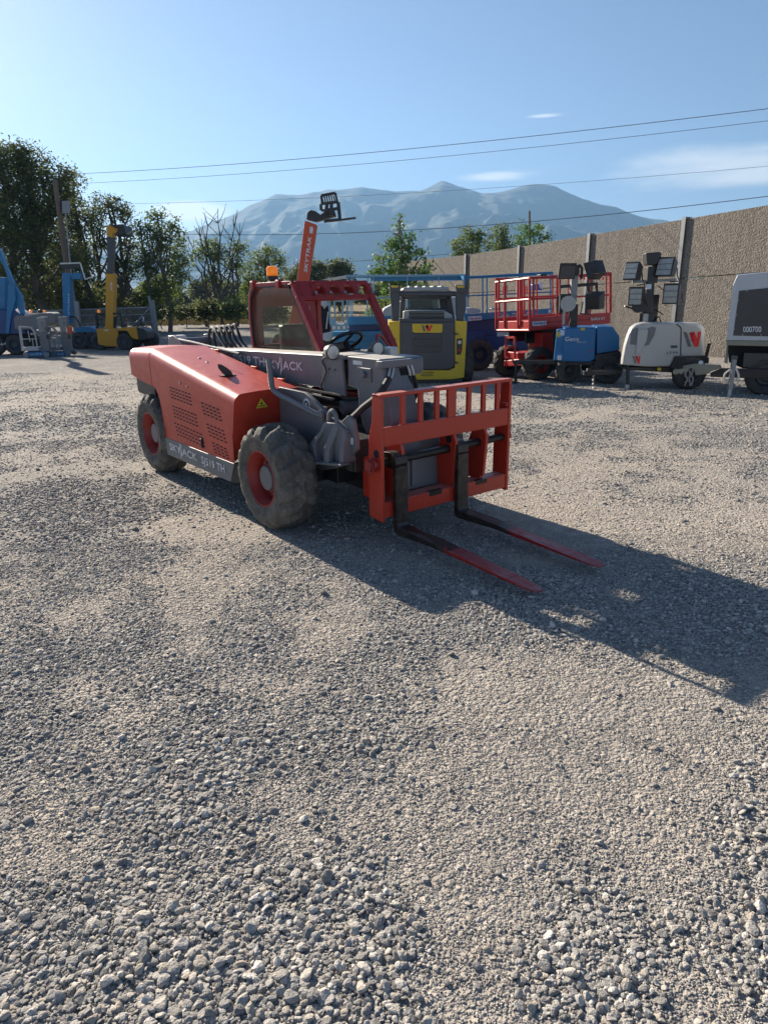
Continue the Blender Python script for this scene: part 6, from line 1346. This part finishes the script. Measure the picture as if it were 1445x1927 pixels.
tree('tallest dark tree at the left edge, drooping crown full of leaves', 56, (35, 610), [(20, 330, 45, 55), (60, 310, 35, 38), (-30, 350, 50, 70), (80, 370, 45, 50), (30, 410, 60, 50), (-20, 470, 60, 60), (70, 460, 50, 55), (110, 345, 22, 28), (20, 540, 60, 45), (85, 540, 45, 45), (45, 283, 18, 20), (100, 400, 30, 30), (128, 325, 14, 16), (118, 370, 26, 26), (0, 290, 22, 22), (135, 480, 26, 40)], 'leaf_dark', 95, .215, .42, 11, twigs=3, group=G1, stems=[(0, 0), (2.0, 1)], twig=.6)
tree('tall dark tree behind the leaning utility pole', 60, (175, 612), [(140, 340, 14, 18), (130, 390, 25, 38), (150, 430, 28, 35), (120, 450, 32, 40), (150, 500, 35, 40), (120, 550, 40, 40), (165, 560, 35, 40), (105, 500, 30, 40)], 'leaf_dark', 85, .215, .3, 12, twigs=3, group=G1, twig=.6)
tree('broad dark tree behind the yellow raised boom, sky showing through its limbs', 62, (215, 614), [(205, 390, 36, 24), (170, 410, 30, 30), (235, 420, 22, 35), (190, 450, 30, 25), (245, 470, 18, 30), (165, 480, 25, 30), (225, 500, 26, 18), (250, 510, 15, 20)], 'leaf_dark', 62, .215, .28, 13, twigs=5, group=G1, stems=[(-1, 0), (.8, 1), (2, 1.5)], twig=.5)
tree('leafy tree with a pointed top standing right of the gate post', 58, (320, 612), [(300, 415, 22, 18), (285, 450, 28, 30), (320, 455, 28, 32), (300, 495, 38, 30), (340, 500, 20, 30), (275, 500, 18, 30), (310, 540, 40, 26), (300, 575, 36, 26), (265, 430, 12, 18), (328, 425, 12, 18)], 'leaf_mid', 70, .215, .2, 14, twigs=4, group=G1, stems=[(0, 0), (-1.3, 0)], twig=.5)
tree('half-bare tree with dead upright twigs above green clumps', 66, (420, 600), [(390, 465, 22, 16), (415, 480, 26, 18), (450, 470, 20, 16), (445, 500, 16, 14), (400, 520, 14, 14), (375, 480, 14, 12)], 'leaf_mid', 70, .215, .16, 15, twigs=4, group=G1, stems=[(-1.6, 0), (0, 0), (1.3, 0)], twig=.5,
     bare=[((405, 560), (385, 400), .12), ((415, 550), (410, 392), .12), ((425, 550), (440, 405), .12), ((410, 560), (365, 425), .10), ((430, 560), (452, 420), .1), ((400, 585), (352, 445), .12), ((395, 590), (345, 500), .1)])
tree('green tree half hidden behind the cab beacon', 68, (500, 600), [(480, 495, 26, 22), (505, 480, 24, 18), (525, 500, 20, 22), (465, 530, 20, 25), (500, 540, 40, 30), (470, 560, 22, 25)], 'leaf_mid', 70, .215, .2, 16, twigs=4, group=G1, twig=.5)
tree('rounded tree just left of the orange boom', 110, (578, 590), [(575, 505, 22, 16), (595, 515, 22, 22), (560, 525, 20, 22), (590, 550, 30, 30)], 'leaf_dark', 50, .42, .25, 17, group='rounded trees in the distance', twig=.7)
tree('rounded tree just right of the orange boom', 112, (640, 590), [(635, 498, 18, 9), (645, 508, 22, 14), (625, 520, 22, 18), (650, 530, 20, 22), (635, 555, 25, 25)], 'leaf_dark', 50, .42, .25, 18, group='rounded trees in the distance', twig=.7)
tree('young bright green tree with long loose shoots behind the blue lift', 38, (757, 640), [(752, 415, 5, 16), (750, 440, 12, 16), (768, 450, 10, 14), (735, 465, 16, 16), (770, 475, 18, 16), (750, 490, 26, 18), (720, 485, 14, 10), (795, 480, 14, 10), (745, 520, 40, 20), (790, 515, 25, 14), (712, 510, 16, 10), (765, 550, 50, 26), (808, 500, 10, 6)], 'leaf_bright', 140, .17, .12, 19, twigs=4, group=None, bark='bark_pale', twig=.28)
G2 = 'trees beyond the concrete wall'
tree('leafy tree beyond the wall, leftmost of the three', 62, (890, 600), [(890, 438, 22, 12), (870, 460, 22, 20), (905, 455, 24, 20), (880, 485, 34, 18)], 'leaf_mid', 75, .215, .2, 20, twigs=3, group=G2, twig=.45)
tree('leafy tree beyond the wall, middle of the three', 64, (945, 600), [(942, 432, 15, 12), (935, 455, 18, 22), (952, 460, 16, 22), (940, 485, 28, 18)], 'leaf_mid', 75, .215, .2, 21, twigs=3, group=G2, twig=.45)
tree('paler leafy tree beyond the wall around the thin pole', 60, (1000, 600), [(1000, 432, 26, 13), (980, 450, 18, 14), (1020, 450, 18, 14), (1000, 470, 34, 14)], 'leaf_bright', 60, .24, .2, 22, twigs=3, group=G2, twig=.45)
G3 = 'shrubs under the far trees'
for i, (lab, u, v, ru, rv, Y, mt) in enumerate([('bright rounded shrub left of the cab', 438, 578, 24, 22, 64, 'leaf_mid'), ('dark shrub under the half-bare tree', 392, 580, 20, 22, 65, 'leaf_dark'), ('low dark shrub between the half-bare tree and the pointed tree', 350, 585, 22, 14, 66, 'leaf_dark'),
        ('dense dark shrub beside the gate post', 270, 580, 34, 28, 60, 'leaf_dark'), ('dense dark undergrowth shrub behind the yellow boom', 205, 565, 40, 38, 64, 'leaf_dark'), ('dark undergrowth shrub behind the blue boom', 140, 570, 45, 38, 63, 'leaf_dark'), ('dark undergrowth shrub at the left edge', 30, 575, 70, 36, 62, 'leaf_dark'), ('tangled shrub right of the leaning gate brace', 300, 540, 34, 26, 63, 'leaf_mid'), ('shrub behind the cab of the red telehandler', 500, 585, 40, 20, 66, 'leaf_dark'), ('green shrub behind the lift rails under the young tree', 740, 590, 50, 34, 42, 'leaf_mid')]):
    tree(lab, Y, (u, v + rv), [(u, v, ru, rv), (u - ru * .5, v + rv * .35, ru * .6, rv * .7), (u + ru * .5, v + rv * .35, ru * .6, rv * .7), (u, v + rv * .7, ru * .95, rv * .4)], mt, 95, .24, .05, 40 + i, name='shrub', group=G3, twig=.4)
# a far belt of woodland, too distant to count
bl = []; rr = random.Random(5)
for k in range(150):
    x = -150 + 320 * k / 149 + rr.uniform(-2, 2); y = 190 + rr.uniform(-20, 20); h = rr.uniform(2.0, 4.5); bl.append(((x, y, -1 + h * .6), 3.2, 3, h))
fw = leaf_cloud('distant_woodland', M['leaf_dark'], None, bl, 16, .9, 77, (0, 0, 0), 1.3); tag(fw, 'far belt of low trees below the mountains', 'woodland', kind='stuff')
# dry weeds along the edge of the lot
r_ = np.random.default_rng(9); n = 9000; y = r_.uniform(70, 80, n); x = r_.uniform(-48, 10, n); hgt = r_.uniform(.15, .65, n); z = gz_np(y); wd = .05; dx = r_.normal(0, .15, n)
V = np.stack([np.stack([x - wd, y, z], 1), np.stack([x + wd, y, z], 1), np.stack([x + dx, y + r_.normal(0, .1, n), z + hgt], 1)], 1).reshape(-1, 3); me = bpy.data.meshes.new('dry_weeds'); np_mesh(me, V, np.arange(n * 3).reshape(n, 3), False)
me.materials.append(flat('dry_weeds', (0.34, 0.27, 0.13), .9)); dw = bpy.data.objects.new('dry_weeds', me); COL.objects.link(dw); tag(dw, 'dry yellow weeds along the far edge of the lot', 'weeds', kind='stuff')
